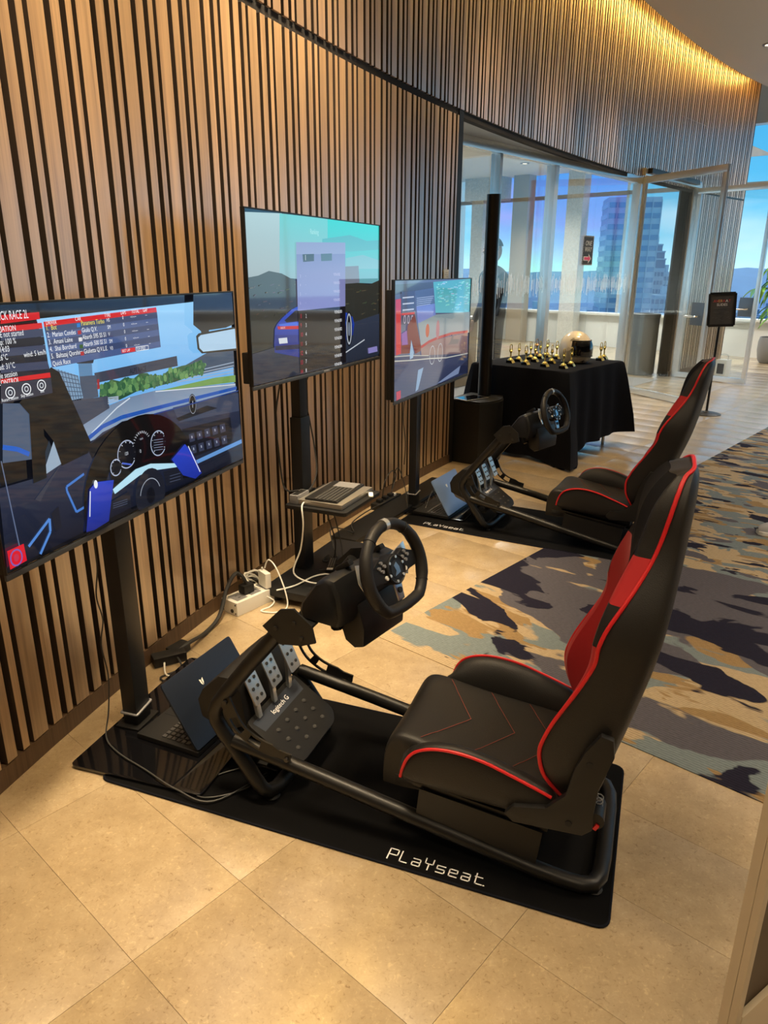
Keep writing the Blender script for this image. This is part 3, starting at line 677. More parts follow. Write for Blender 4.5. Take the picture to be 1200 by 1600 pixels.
make_mat(O1, A1, 'black floor mat with white lettering under the nearest racing seat', [((.573, .300, 0), (-1, 0, 0), (0, -1, 0), .0265, .037)])
make_mat(O2, A2, 'black floor mat under the far racing seat before the trophy table', [((1.36, .285, 0), (-1, 0, 0), (0, -1, 0), .0265, .037), ((.30, -.275, 0), (-1, 0, 0), (0, -1, 0), .0265, .037)])
# ---- wheel units (rim, hub, base) clamped on the deck
def wheel_unit(loc, rz, label):
    t = thing('steering_wheel', label, 'steering wheel', (*loc, 0), rz)
    ct = Vector((.668, YC, .718)); ax = Vector((-.95, 0, .31)).normalized(); uy = Vector((.31, 0, .95)).normalized(); ux = Vector((0, -1, 0))   # seen from the driver: right = -Y
    def Q(u, v, w=0.0): return ct + ux*u + uy*v + ax*w
    rim = []
    for k in range(48):
        a = 2*PI*k/48; u, v = .126*math.cos(a), .126*math.sin(a)
        if v < -.098: v = -.098 - (-.098 - v)*.28; u *= 1.02
        rim.append(Q(u, v, .012))
    rr = [.0165 + (.0018 if abs(math.sin(2*PI*k/48)) < .5 else 0) for k in range(48)]
    MB().tube(rim, rr, 14, closed=True).build('rim', 'black leather', t, smooth=True)
    for a in (0.9, 2.24, -.55, 3.69):
        p = Q(.126*math.cos(a), .126*math.sin(a), .012); d = (ux*-math.sin(a) + uy*math.cos(a))
        MB().cyl(p - d*.001, p + d*.001, .0182, 14).build('rim_seam', 'matte black', t, smooth=True)
    p = Q(0, .126, .012); MB().cyl(p - ux*.008, p + ux*.008, .0178, 14).build('center_mark', 'brushed steel', t, smooth=True)
    # spokes
    mat('spoke blue steel', (.42, .47, .54), .28, 1.0)
    mb = MB(); mb.prism([(-.018, -.035), (.018, -.035), (.014, -.088), (-.014, -.088)], .006, Q(0, 0, .006), ux, uy); s_ = mb.build('spoke', 'spoke blue steel', t, bevel=.0015)
    MB().cyl(Q(0, -.060, .008), Q(0, -.060, .013), .0085, 14).build('button', 'black plastic', s_, smooth=True)
    for sg in (1, -1):
        mb = MB(); mb.prism([(sg*.02, .028), (sg*.055, .045), (sg*.085, .03), (sg*.108, .022), (sg*.108, -.018), (sg*.07, -.02), (sg*.02, -.03)], .020, Q(0, 0, .0), ux, uy); sp = mb.build('spoke', 'black plastic', t, bevel=.003)
        for du, dv in ((.0, .012), (.0, -.012), (.012, 0), (-.012, 0)):
            MB().cyl(Q(sg*.056 + du, .022 + dv, .008), Q(sg*.056 + du, .022 + dv, .016), .0050, 10).build('button', 'grey plastic', sp, smooth=True)
        for dv in (-.012,): MB().cyl(Q(sg*.045, dv, .008), Q(sg*.045, dv, .015), .0065, 10).build('button', 'white plastic', sp, smooth=True)
        mb = MB(); mb.prism([(sg*.035, .03), (sg*.115, .05), (sg*.120, .0), (sg*.10, -.045), (sg*.045, -.02)], .003, Q(0, 0, -.026), ux, uy); mb.build('paddle', 'brushed steel', t, bevel=.001)
    hb = MB().cyl(Q(0, 0, -.02), Q(0, 0, .016), .043, 28).build('hub', 'black plastic', t, smooth=True)
    MB().tube([Q(.039*math.cos(2*PI*k/28), .039*math.sin(2*PI*k/28), .0165) for k in range(28)], .0028, 6, closed=True).build('hub_ring', 'dark frame', hb, smooth=True)
    for k in range(6): a = k*PI/3 + .3; MB().cyl(Q(.034*math.cos(a), .034*math.sin(a), .016), Q(.034*math.cos(a), .034*math.sin(a), .019), .0042, 8).build('hub_bolt', 'brushed steel', hb, smooth=True)
    MB().cyl(Q(0, 0, .015), Q(0, 0, .0175), .025, 24).build('hub_cap', 'dark frame', hb, smooth=True)
    mb = MB(); mb.prism([(-.013, -.017), (.013, -.012), (.012, .004), (.002, .020), (-.010, .012), (-.004, -.004)], .0012, Q(0, 0, .0182), ux, uy); mb.build('hub_emblem', 'spoke blue steel', hb)
    # base housing behind the wheel, broad with a stepped chin, and two clamp knobs
    MB().cyl(Q(0, 0, -.075), Q(0, 0, -.015), .040, 20, .034).build('shaft', 'black satin', t, smooth=True)
    prof = [(.875, .602), (.865, .630), (.805, .706), (.768, .724), (.744, .720), (.724, .680), (.712, .615), (.724, .588), (.80, .586), (.868, .586)]
    rows = []
    for y, s in ((-.135, .80), (-.128, .93), (-.105, 1.0), (0, 1.03), (.13, 1.0), (.157, .93), (.165, .80)):
        c = Vector((.79, 0, .645)); rows.append([Vector((c.x + (x-c.x)*s, YC + y, c.z + (z-c.z)*(s if z > c.z else 1))) for x, z in prof])
    mb = MB(); mb.grid(rows, True); mb.bm.faces.new(list(mb.bm.verts)[:len(prof)]); mb.bm.faces.new(list(mb.bm.verts)[-len(prof):]); h = mb.build('housing', 'black satin', t, smooth=True)
    mb = MB(); mb.prism([(.735, .592), (.712, .640), (.690, .565), (.692, .512), (.724, .500), (.757, .516), (.767, .546), (.80, .553), (.80, .592)], .20, (0, YC, 0), (1, 0, 0), (0, 0, 1)); mb.build('chin', 'black satin', t, bevel=.008)
    for sg in (1, -1):
        mb = MB(); mb.box((.775, YC + sg*.075, .729), (.055, .022, .016), Matrix.Rotation(.6, 3, 'Y')); mb.build('clamp_knob', 'black plastic', t, bevel=.005)
        MB().tube(smooth_path([(.80, YC + sg*.105, .590), (.795, YC + sg*.105, .545), (.768, YC + sg*.105, .552)], 4), .006, 8).build('clamp_hook', 'black metal', t, smooth=True)
    for c in t.children: c.data.transform(Matrix.Translation((-ct.x, -ct.y, 0)))
    for c in t.children:
        for d in c.children: d.data.transform(Matrix.Translation((-ct.x, -ct.y, 0)))
    return place_wheel(t, loc, rz)
WCT = Vector((.668, YC, 0)); WYAW = math.radians(-14)
def place_wheel(t, loc, rz):
    t.location = Vector((*loc, 0)) + Matrix.Rotation(rz, 3, 'Z') @ WCT; t.rotation_euler.z = rz + WYAW; return t
wheel_unit(O1, A1, 'black racing steering wheel with round hub on the nearest cockpit')
def copy_named(nm, O, A, label):
    src = bpy.data.objects[nm]; c = copy_tree(src); c.location = (O[0], O[1], src.location.z); c.rotation_euler.z = A; c['label'] = label; return c
place_wheel(copy_named('steering_wheel', O2, A2, 'black racing steering wheel seen before the black tablecloth on the far cockpit'), O2, A2)
# ---- pedal units
def pedal_unit(loc, rz, label):
    t = thing('pedal_set', label, 'pedals', (*loc, 0), rz)
    a, b = Vector((1.075, 0, .212)), Vector((.905, 0, .095)); d = (b-a).normalized(); n = Vector((-d.z, 0, d.x));  n = n if n.z > 0 else -n
    def Q(u, v, w=0.0): return a + d*v + Vector((0, YC + u, 0)) + n*w     # v down the plate, u to the left
    L = (b-a).length
    pl = round_poly([(-.150, .0), (.150, .0), (.150, L-.03), (.11, L), (-.11, L), (-.150, L-.03)], .02, 3)
    mb = MB(); mb.prism(pl, .014, Q(0, 0), (0, 1, 0), d); pt_ = mb.build('foot_plate', 'black plastic', t, bevel=.003)
    mb = MB(); mb.quad(Q(-.135, .015, .0076), Q(.135, .015, .0076), Q(.125, .060, .0076), Q(-.125, .060, .0076)); mb.build('brand_band', mat('pedal band', (.035, .042, .058), .38), pt_)
    for i in range(4):
        for j in range(3):
            if True: MB().lathe([(0, .003), (.006, .003), (.009, 0)], Q(-.085 + .057*i, .085 + .040*j, .007), 12).build('grip_dot', 'rubber', pt_, smooth=True)
    me = text_mesh('logitech G', .024, .0003, 1.0, align='CENTER'); me.materials.append(MATS['white print']); o = link('lettering', me, pt_)
    o.matrix_local = Matrix.Translation(Q(0, .045, .0085)) @ Matrix((Vector((0, -1, 0)), -d, n)).transposed().to_4x4()
    # box behind the pedals
    prof = [(1.075, .20), (1.09, .31), (1.115, .355), (1.165, .352), (1.225, .295), (1.245, .255), (1.235, .195), (1.15, .165)]
    mb = MB(); mb.prism(prof, .285, (0, YC, 0), (1, 0, 0), (0, 0, 1)); mb.build('pedal_housing', 'black plastic', t, bevel=.012)
    mb = MB(); mb.prism([(1.235, .20), (1.21, .165), (1.12, .13), (1.10, .155), (1.15, .175)], .25, (0, YC, 0), (1, 0, 0), (0, 0, 1)); mb.build('heel_foot', 'grey plastic', t, bevel=.004)
    for k, (u, up_) in enumerate(((.092, .0), (.0, .012), (-.094, .03))):
        mb = MB(); mb.bar(Q(u, .03, -.01), Q(u, -.055, .075 + up_), .012, .020, (0, 1, 0)); arm = mb.build('pedal_arm', 'brushed steel', t, bevel=.002)
        c = Q(u, -.050, .080 + up_); fy = Vector((.40, 0, .92)).normalized(); fx = Vector((0, 1, 0)); h = .050 if k < 2 else .062
        pad = round_poly([(-.031, -h), (.031, -h), (.031, h), (-.031, h)], .010, 3)
        mb = MB(); mb.prism(pad, .005, c, fx, fy); pd = mb.build('pedal_pad', mat('pedal metal', (.60, .58, .54), .34, .85), t, bevel=.0012)
        nn = fx.cross(fy).normalized(); nn = nn if nn.x < 0 else -nn
        for du, dv in ((-.013, .026), (.013, .026), (-.013, .0), (.013, .0), (-.013, -.026), (.013, -.026)):
            q = c + fx*du + fy*dv*(h/.044); MB().cyl(q + nn*.001, q + nn*.0055, .0055, 9).build('grip_stud', 'rubber', pd, smooth=True)
    return t
pedal_unit(O1, A1, 'three chrome pedals on a black foot plate in the nearest cockpit')
copy_named('pedal_set', O2, A2, 'three chrome pedals on a black foot plate in the far cockpit')
# ============================================================ SCREENS, STANDS, LAPTOPS, CABLES
def s2l(c): return tuple((x/255/12.92 if x/255 <= .04045 else ((x/255+.055)/1.055)**2.4) for x in c)
def screen_mat(name, strength=1.0, rough=.06):
    m, nt, b = nmat(name); at = nt.nodes.new('ShaderNodeVertexColor'); at.layer_name = 'Col'
    b.inputs['Base Color'].default_value = (.004, .004, .005, 1); b.inputs['Roughness'].default_value = rough
    b.inputs['Coat Weight'].default_value = 1.0; b.inputs['Coat IOR'].default_value = 1.45; b.inputs['Coat Roughness'].default_value = .03
    lnk(nt, at.outputs['Color'], b.inputs['Emission Color']); b.inputs['Emission Strength'].default_value = strength; MATS[name] = m
screen_mat('screen picture', 1.0)
class Screen:
    """flat picture on a flat screen: coloured shapes laid on the panel, in metres (u right, v up) from its lower left corner"""
    def __init__(s, o, rz, w, h, conv):
        s.o, s.w, s.h = Vector(o), w, h; s.u = Vector((math.cos(rz), math.sin(rz), 0)); s.n = Vector((s.u.y, -s.u.x, 0)); s.bm = bmesh.new(); s.cl = s.bm.loops.layers.float_color.new('Col'); s.k = 0; s.conv = conv
    def uv(s, c):
        (a, b, c0, d, e, f, g, h), (x, y) = s.conv, c; k = g*x + h*y + 1      # drawing units -> metres on the panel
        return (min(max((a*x + b*y + c0)/k, .004), s.w-.004), min(max((d*x + e*y + f)/k, .004), s.h-.004))
    def raw(s, pts, cols):
        s.k += 1; y = -.0003 - s.k*.00004
        f = s.bm.faces.new([s.bm.verts.new((a, y, b)) for a, b in pts])
        for l, c in zip(f.loops, cols): l[s.cl] = (*s2l(c), 1)
    def poly(s, col, pts, grad=None):
        p = [s.uv(c) for c in pts]
        if grad:
            z0, z1 = min(q[1] for q in p), max(q[1] for q in p); cols = [tuple(a + (b-a)*(z1-q[1])/max(z1-z0, 1e-6) for a, b in zip(col, grad)) for q in p]
        else: cols = [col]*len(p)
        s.raw(p, cols)
    def line(s, col, pts, w):
        for a, b in zip(pts, pts[1:]):
            (ax, ay), (bx, by) = s.uv(a), s.uv(b); L = math.hypot(bx-ax, by-ay) or 1; nx, ny = -(by-ay)/L*w/2, (bx-ax)/L*w/2
            s.raw([(ax+nx, ay+ny), (ax-nx, ay-ny), (bx-nx, by-ny), (bx+nx, by+ny)], [col]*4)
    def ell(s, col, c, rx, ry, n=24):
        cx, cy = s.uv(c); s.raw([(min(max(cx + rx*math.cos(2*PI*k/n), .004), s.w-.004), min(max(cy + ry*math.sin(2*PI*k/n), .004), s.h-.004)) for k in range(n)], [col]*n)
    def ring(s, col, c, rx, ry, w, a0=0, a1=2*PI, n=28):
        cx, cy = s.uv(c); s.k += 1
        for k in range(n):
            a, b = a0 + (a1-a0)*k/n, a0 + (a1-a0)*(k+1)/n
            q = [(cx + (rx-w*f)*math.cos(t), cy + (ry-w*f)*math.sin(t)) for t, f in ((a, 0), (b, 0), (b, 1), (a, 1))]
            if all(.003 < x < s.w-.003 and .003 < y < s.h-.003 for x, y in q): s.k -= 1; s.raw(q, [col]*4)
    def text(s, txt, c, size, col, align='LEFT', sx=1.0):
        size *= .80; sx *= .80
        me = text_mesh(txt, size, 0, 1.0, align=align); x0, y0 = s.uv(c); s.k += 1; y = -.0003 - s.k*.00004
        vs = [s.bm.verts.new((x0 + v.co.x*sx, y, y0 + v.co.y)) for v in me.vertices]
        for p in me.polygons:
            if any(not (.003 < vs[i].co.x < s.w-.003) for i in p.vertices): continue
            try:
                f = s.bm.faces.new([vs[i] for i in p.vertices])
                for l in f.loops: l[s.cl] = (*s2l(col), 1)
            except ValueError: pass
        bpy.data.meshes.remove(me)
    def build(s, parent, name='screen_picture'):
        me = bpy.data.meshes.new(name); s.bm.to_mesh(me); s.bm.free(); me.materials.append(MATS['screen picture']); return link(name, me, parent)
def television(a, b, zb, zt, label, draw, conv, side=.92):
    a, b = Vector((*a, zb)), Vector((*b, zb)); d = b - a; w = d.length; rz = math.atan2(d.y, d.x); h = zt - zb
    t = thing('television', label, 'television', a, rz)
    def bx(n, x0, x1, y0, y1, z0, z1, m, bv=.002, par=None): mb = MB(); mb.box(((x0+x1)/2, (y0+y1)/2, (z0+z1)/2), (x1-x0, y1-y0, z1-z0)); return mb.build(n, m, par or t, bevel=bv)
    bx('panel', 0, w, .001, .014, 0, h, 'black satin')
    bx('rear_box', .12, w-.12,   .014, .032, .03, h*.62, 'black plastic', .008)
    bx('rear_box', 0, .10, .014, .042, .01, h*side, 'black plastic', .006)
    fr = bx('bezel', 0, w, -.006, .002, -.016, 0, mat('bezel grey', (.10, .105, .115), .4, .5))
    for x0, x1, z0, z1 in ((0, .005, 0, h), (w-.005, w, 0, h), (0, w, h-.005, h)): bx('bezel', x0, x1, -.0058, .002, z0, z1, 'dark frame', .001)
    bx('logo_tab', w/2-.03, w/2+.03, -.008, -.004, -.014, -.004, 'grey plastic', .001)
    bx('wall_bracket', w*.40, w*.60, .032, .035, .12, h*.6, 'black metal')
    s = Screen(a, rz, w, h, conv); draw(s); s.build(t)
    return t, rz
W_ = (235, 238, 242)
def draw_race(s):
    P, L = s.poly, s.line
    s.raw([(0.003, .003), (s.w-.003, .003), (s.w-.003, s.h-.003), (.003, s.h-.003)], [(10, 12, 18)]*4)
    P((150, 205, 245), [(170, 205), (880, 128), (1078, 100), (1098, 520), (480, 640), (240, 470)], (95, 165, 228))
    P((60, 78, 100), [(955, 372), (1090, 300), (1098, 430), (830, 490), (820, 450)]); 
    for k in range(4): L((150, 168, 190), [(830, 470+k*10), (1095, 408+k*16)], .0035)
    tre = [(465, 575), (468, 515), (500, 508), (520, 488), (560, 497), (585, 478), (625, 485), (655, 460), (690, 458), (715, 480), (760, 470), (790, 445), (850, 425), (900, 415), (945, 395), (960, 450), (820, 500), (640, 545), (560, 585)]
    P((58, 98, 66), tre, (40, 76, 54)); rt = random.Random(2)
    for k in range(150):
        q = rt.random(); x = 470 + 485*q; top = 520 - 105*q - 8*math.sin(q*22); bot = 580 - 125*q; y = top + (bot-top)*rt.random()
        g_ = rt.randint(-26, 40); s.ell((70 + g_, 114 + g_, 74 + g_//2), (x, y), rt.uniform(.006, .014), rt.uniform(.006, .014), 7)
    P((112, 132, 158), [(370, 705), (500, 610), (600, 570), (720, 540), (1096, 505), (1100, 560), (880, 600), (620, 680), (410, 780)], (140, 160, 185))
    P((112, 152, 82), [(740, 540), (1000, 480), (1096, 468), (1097, 500), (840, 532)])
    L((200, 212, 225), [(420, 740), (540, 620), (600, 575)], .004); L((215, 222, 230), [(1095, 512), (720, 545)], .003)
    P((58, 64, 80), [(432, 458), (820, 378), (825, 425), (440, 505)]); s.text('ALPE RACE', (600, 462), .026, (28, 30, 38))
    P((84, 128, 168), [(356, 410), (420, 410), (424, 474), (362, 476)]); P((40, 46, 58), [(346, 396), (390, 383), (430, 396), (426, 412), (350, 414)])
    P((66, 78, 98), [(362, 474), (440, 468), (452, 570), (372, 585)]); P((150, 35, 45), [(444, 488), (455, 486), (458, 532), (447, 535)])
    P((118, 150, 180), [(242, 436), (356, 470), (380, 575), (305, 590)])
    for k in range(6): L((66, 82, 104), [(246+k*10, 446+k*24), (356+k*4, 474+k*18)], .0022)
    for k in range(7): L((66, 82, 104), [(262+k*15, 440+k*5), (300+k*12, 588)], .0022)
    P((62, 68, 84), [(305, 592), (495, 565), (502, 622), (372, 705)])
    for k in range(4): L((165, 180, 198), [(495, 575+k*9), (545, 568+k*6)], .003)
    P((72, 88, 112), [(0, 600), (110, 600), (140, 700), (150, 860), (0, 880)]); L((30, 92, 190), [(0, 805), (70, 815), (125, 838)], .012)
    P((146, 166, 186), [(190, 930), (240, 775), (278, 880), (205, 945)])
    dash = [(395, 800), (470, 735), (560, 690), (700, 652), (880, 605), (1105, 540), (1138, 860), (600, 1090), (60, 1365), (8, 1375), (-20, 1000), (190, 940), (280, 880)]
    P((46, 54, 78), dash, (16, 20, 34))
    L((34, 84, 170), [(398, 768), (470, 708), (560, 665), (700, 628), (890, 580), (1100, 528)], .012); P((12, 15, 24), [(395, 800), (560, 685), (700, 652), (700, 690), (560, 730), (420, 860)])
    P((60, 68, 90), [(800, 620), (1000, 572), (1108, 552), (1112, 635), (830, 690)]); P((20, 23, 33), [(815, 670), (960, 610), (1010, 622), (830, 684)])
    s.ell((10, 11, 15), (893, 605), .024, .036); s.ring((130, 138, 150), (893, 605), .022, .033, .003); L((220, 225, 230), [(893, 620), (893, 588)], .002)
    P((18, 21, 32), [(842, 722), (1070, 665), (1085, 782), (885, 855)])
    for i in range(5):
        for j in range(2):
            x, y = 875 + i*36 + j*8, 745 - i*11 + j*55
            P((52, 58, 80), [(x, y), (x+24, y-7), (x+29, y+30), (x+5, y+38)]); P((150, 158, 178), [(x+11, y+8), (x+16, y+7), (x+18, y+18), (x+13, y+20)])
    P((96, 146, 206), [(905, 868), (1122, 768), (1124, 786), (912, 884)]); P((28, 32, 46), [(920, 900), (1070, 830), (1078, 858), (930, 935)])
    # A-pillar and door
    P((14, 14, 17), [(75, 598), (225, 430), (265, 455), (412, 780), (400, 832), (276, 892), (236, 775), (190, 718), (205, 948), (142, 975), (122, 650)])
    P((52, 56, 70), [(150, 1050), (275, 880), (200, 1010), (175, 1060)]); L((96, 110, 140), [(-10, 870), (90, 1330)], .003)
    L((66, 118, 196), [(392, 1080), (345, 1108), (300, 1010), (298, 990), (380, 930)], .007); L((80, 132, 206), [(120, 1270), (218, 1140), (222, 1200), (175, 1305)], .008); P((24, 27, 38), [(225, 1115), (260, 1080), (275, 1180), (245, 1200)])
    # steering wheel, dials, gloves
    cx, cy = s.uv((668, 985)); 
    for k in range(26):
        a, b = math.radians(-8 + k*8.2), math.radians(-8 + (k+1)*8.2)
        q = []
        for t_, f in ((a, 1), (b, 1), (b, .70), (a, .70)):
            q.append((min(cx + .285*f*math.cos(t_), s.w-.004), max(.004, cy + .232*f*math.sin(t_) - .01)))
        s.raw(q, [(13, 13, 15)]*4)
    P((10, 11, 16), [(495, 900), (560, 800), (660, 740), (760, 745), (820, 810), (810, 880), (640, 930), (520, 1010)])
    for c, r in (((580, 838), .044), ((728, 786), .042), ((528, 900), .026)):
        s.ell((16, 18, 26), c, r, r*.98); s.ring((168, 180, 205), c, r, r*.98, .0035, .6, 5.6)
        for k in range(9):
            a = -.6 + k*.55; x, y = s.uv(c); s.raw([(x + r*.78*math.cos(a), y + r*.78*math.sin(a)), (x + r*.78*math.cos(a) + .004, y + r*.78*math.sin(a)), (x + r*.88*math.cos(a) + .003, y + r*.88*math.sin(a)), (x + r*.88*math.cos(a), y + r*.88*math.sin(a))], [(210, 216, 226)]*4)
    L((70, 96, 200), [(556, 880), (600, 886)], .005)
    P((176, 220, 238), [(512, 1002), (620, 908), (690, 882), (808, 880), (815, 898), (700, 914), (640, 936), (522, 1024)])
    P((26, 29, 40), [(505, 1060), (590, 1010), (600, 1080), (500, 1105)]); P((26, 29, 40), [(750, 920), (835, 890), (845, 960), (765, 990)])
    for k in range(11):
        a = 2.7 - k*.21; x, y = s.uv((650, 800)); s.raw([(x + .040*math.cos(a), y + .040*math.sin(a)), (x + .040*math.cos(a) + .003, y + .040*math.sin(a)), (x + .047*math.cos(a) + .003, y + .047*math.sin(a)), (x + .047*math.cos(a), y + .047*math.sin(a))], [(200, 205, 214)]*4)
    s.text('0', (640, 832), .02, (200, 205, 214)); s.text('km/h', (640, 772), .012, (170, 176, 190)); s.text('120', (568, 845), .018, (200, 205, 214))
    for k in range(5): L((120, 128, 150), [(705, 772 + k*12), (748, 766 + k*12)], .0018)
    for k in range(3): L((70, 78, 100), [(780, 940 + k*14), (830, 926 + k*14)], .002); L((70, 78, 100), [(512, 1070 + k*10), (580, 1048 + k*10)], .002)
    s.ell((28, 31, 42), (690, 1022), .078, .082); s.ring((150, 158, 172), (690, 1030), .055, .056, .003, .3, 2.9); s.ell((16, 18, 26), (690, 1030), .022, .026)
    P((40, 66, 190), [(402, 1002), (430, 968), (515, 958), (492, 1150), (424, 1192), (386, 1202)], (26, 40, 130)); L((225, 230, 240), [(404, 1010), (402, 1130)], .004); s.ell((230, 235, 240), (430, 978), .008, .012)
    P((40, 66, 190), [(788, 862), (850, 790), (884, 828), (930, 925), (900, 952), (842, 936)], (30, 48, 150)); L((225, 230, 240), [(866, 800), (922, 920)], .004)
    # panels over the picture
    P((205, 24, 34), [(-20, 187), (162, 172), (166, 205), (-20, 228)]); s.text('QUICK RACE 2L', (113, 200), .036, W_, 'RIGHT', .70)
    P((205, 24, 34), [(-20, 242), (174, 222), (178, 248), (-20, 268)]); s.text('INFORMATION', (54, 257), .022, W_, 'RIGHT')
    rows = ['RACE not started', 'Grip: 100 %', '14:03', '26\u00b0C', 'Road: 31\u00b0C', 'Single session']
    for k, r in enumerate(rows):
        y = 268 + k*38; P((52, 62, 90) if k % 2 == 0 else (20, 25, 40), [(-20, y), (178+k*6, y-19), (184+k*6, y+18), (-20, y+38)])
        s.text(r, (90 - (0, 36, 66, 74, 40, 30)[k], y+12), .024, W_, 'RIGHT', .9)
    s.text('wind: 5 km/h', (90, 384), .022, W_)
    P((205, 24, 34), [(-20, 486), (212, 455), (216, 478), (-20, 506)]); s.text('SESSION CONTROL', (70, 500), .022, W_, 'RIGHT')
    P((44, 48, 64), [(-20, 508), (216, 480), (225, 550), (-20, 602)])
    for c in ((25, 549), (101, 532), (172, 515)): s.ring(W_, c, .015, .014, .0025); s.ring((200, 205, 212), c, .007, .007, .0025)
    for tx, c in (('Restart Session', (25, 585)), ('Skip Session', (105, 566)), ('Exit', (176, 548))): s.text(tx, c, .013, W_, 'CENTER')
    P((205, 24, 34), [(180, 218), (712, 150), (716, 172), (184, 242)])
    for k in range(6):
        f = lambda y0, y1, q: y0 + (y1-y0)*q
        q0, q1 = k/6, (k+1)/6; lx = lambda q: 184 + 36*q; rx = lambda q: 716 + 18*q; ly = lambda q: 242 + 190*q; ry = lambda q: 172 + 164*q
        P(((58, 72, 108), (72, 92, 138))[k % 2], [(lx(q0), ly(q0)), (rx(q0), ry(q0)), (rx(q1), ry(q1)), (lx(q1), ly(q1))])
    for tx, c in (('DRIVER', (192, 232)), ('CAR', (330, 214)), ('TYRE', (468, 196)), ('LAPS', (545, 184)), ('TOTAL', (596, 178)), ('GAP', (650, 172))): s.text(tx, c, .018, W_)
    for k, (nm, car, c2, ty, lp) in enumerate((('1.  Bot', 'Panamera Turbo', (30, 120, 200), 'HS', '0'), ('2.  Marian Condes', 'Giulia Q.V.', (170, 30, 40), 'SM', '0'), ('3.  Amani Laine', 'Abarth 595 SS S1', (220, 220, 220), 'V', '0'), ('4.  Shai Borchard', 'Abarth 500 SS S1', (50, 90, 40), 'SM', '0'), ('5.  Baltazaj Qorshire', 'Giulietta Q.V.L.E.', (170, 30, 40), 'V3', '0'))):
        y = 258 + k*33; col = (235, 220, 90) if k == 0 else W_
        s.text(nm, (192 + k*6, y), .022, col); s.text(car, (358 + k*3, y-23), .022, col); s.text(ty, (478 + k*4, y-40), .018, W_); s.text(lp, (552 + k*4, y-52), .018, W_); s.text('--:--.---', (590 + k*4, y-58), .016, W_); s.text('---', (660 + k*4, y-66), .016, W_)
        x, yb = 336 + k*4, y - 36; P(c2, [(x, yb+4), (x+16, yb+2), (x+18, yb+20), (x+2, yb+22)])
    s.text('Quick Race', (222, 425), .022, W_)
    P((205, 24, 34), [(545, 346), (610, 337), (612, 356), (548, 365)]); s.text('BEST LAP', (550, 361), .014, W_); s.text('TOP SPEED', (618, 352), .014, W_); L(W_, [(614, 336), (672, 328), (674, 346), (616, 355), (614, 336)], .0016)
    # mirror
    L((24, 60, 130), [(1098, 540), (900, 596), (700, 650)], .004); P((20, 22, 27), [(884, 80), (1065, 58), (1078, 228), (1040, 245), (922, 262), (885, 232)]); P((26, 28, 34), [(918, 250), (960, 245), (958, 275), (925, 280)])
    P((14, 15, 18), [(898, 285), (910, 272), (1080, 242), (1090, 352), (925, 366), (905, 345)]); P((168, 202, 228), [(908, 292), (920, 280), (1082, 250), (1088, 342), (932, 358), (914, 340)])
    P((214, 22, 42), [(2, 1292), (84, 1255), (100, 1333), (14, 1380)]); s.ring((120, 90, 170), (50, 1320), .020, .022, .004); s.ell((190, 50, 80), (50, 1320), .008, .010)
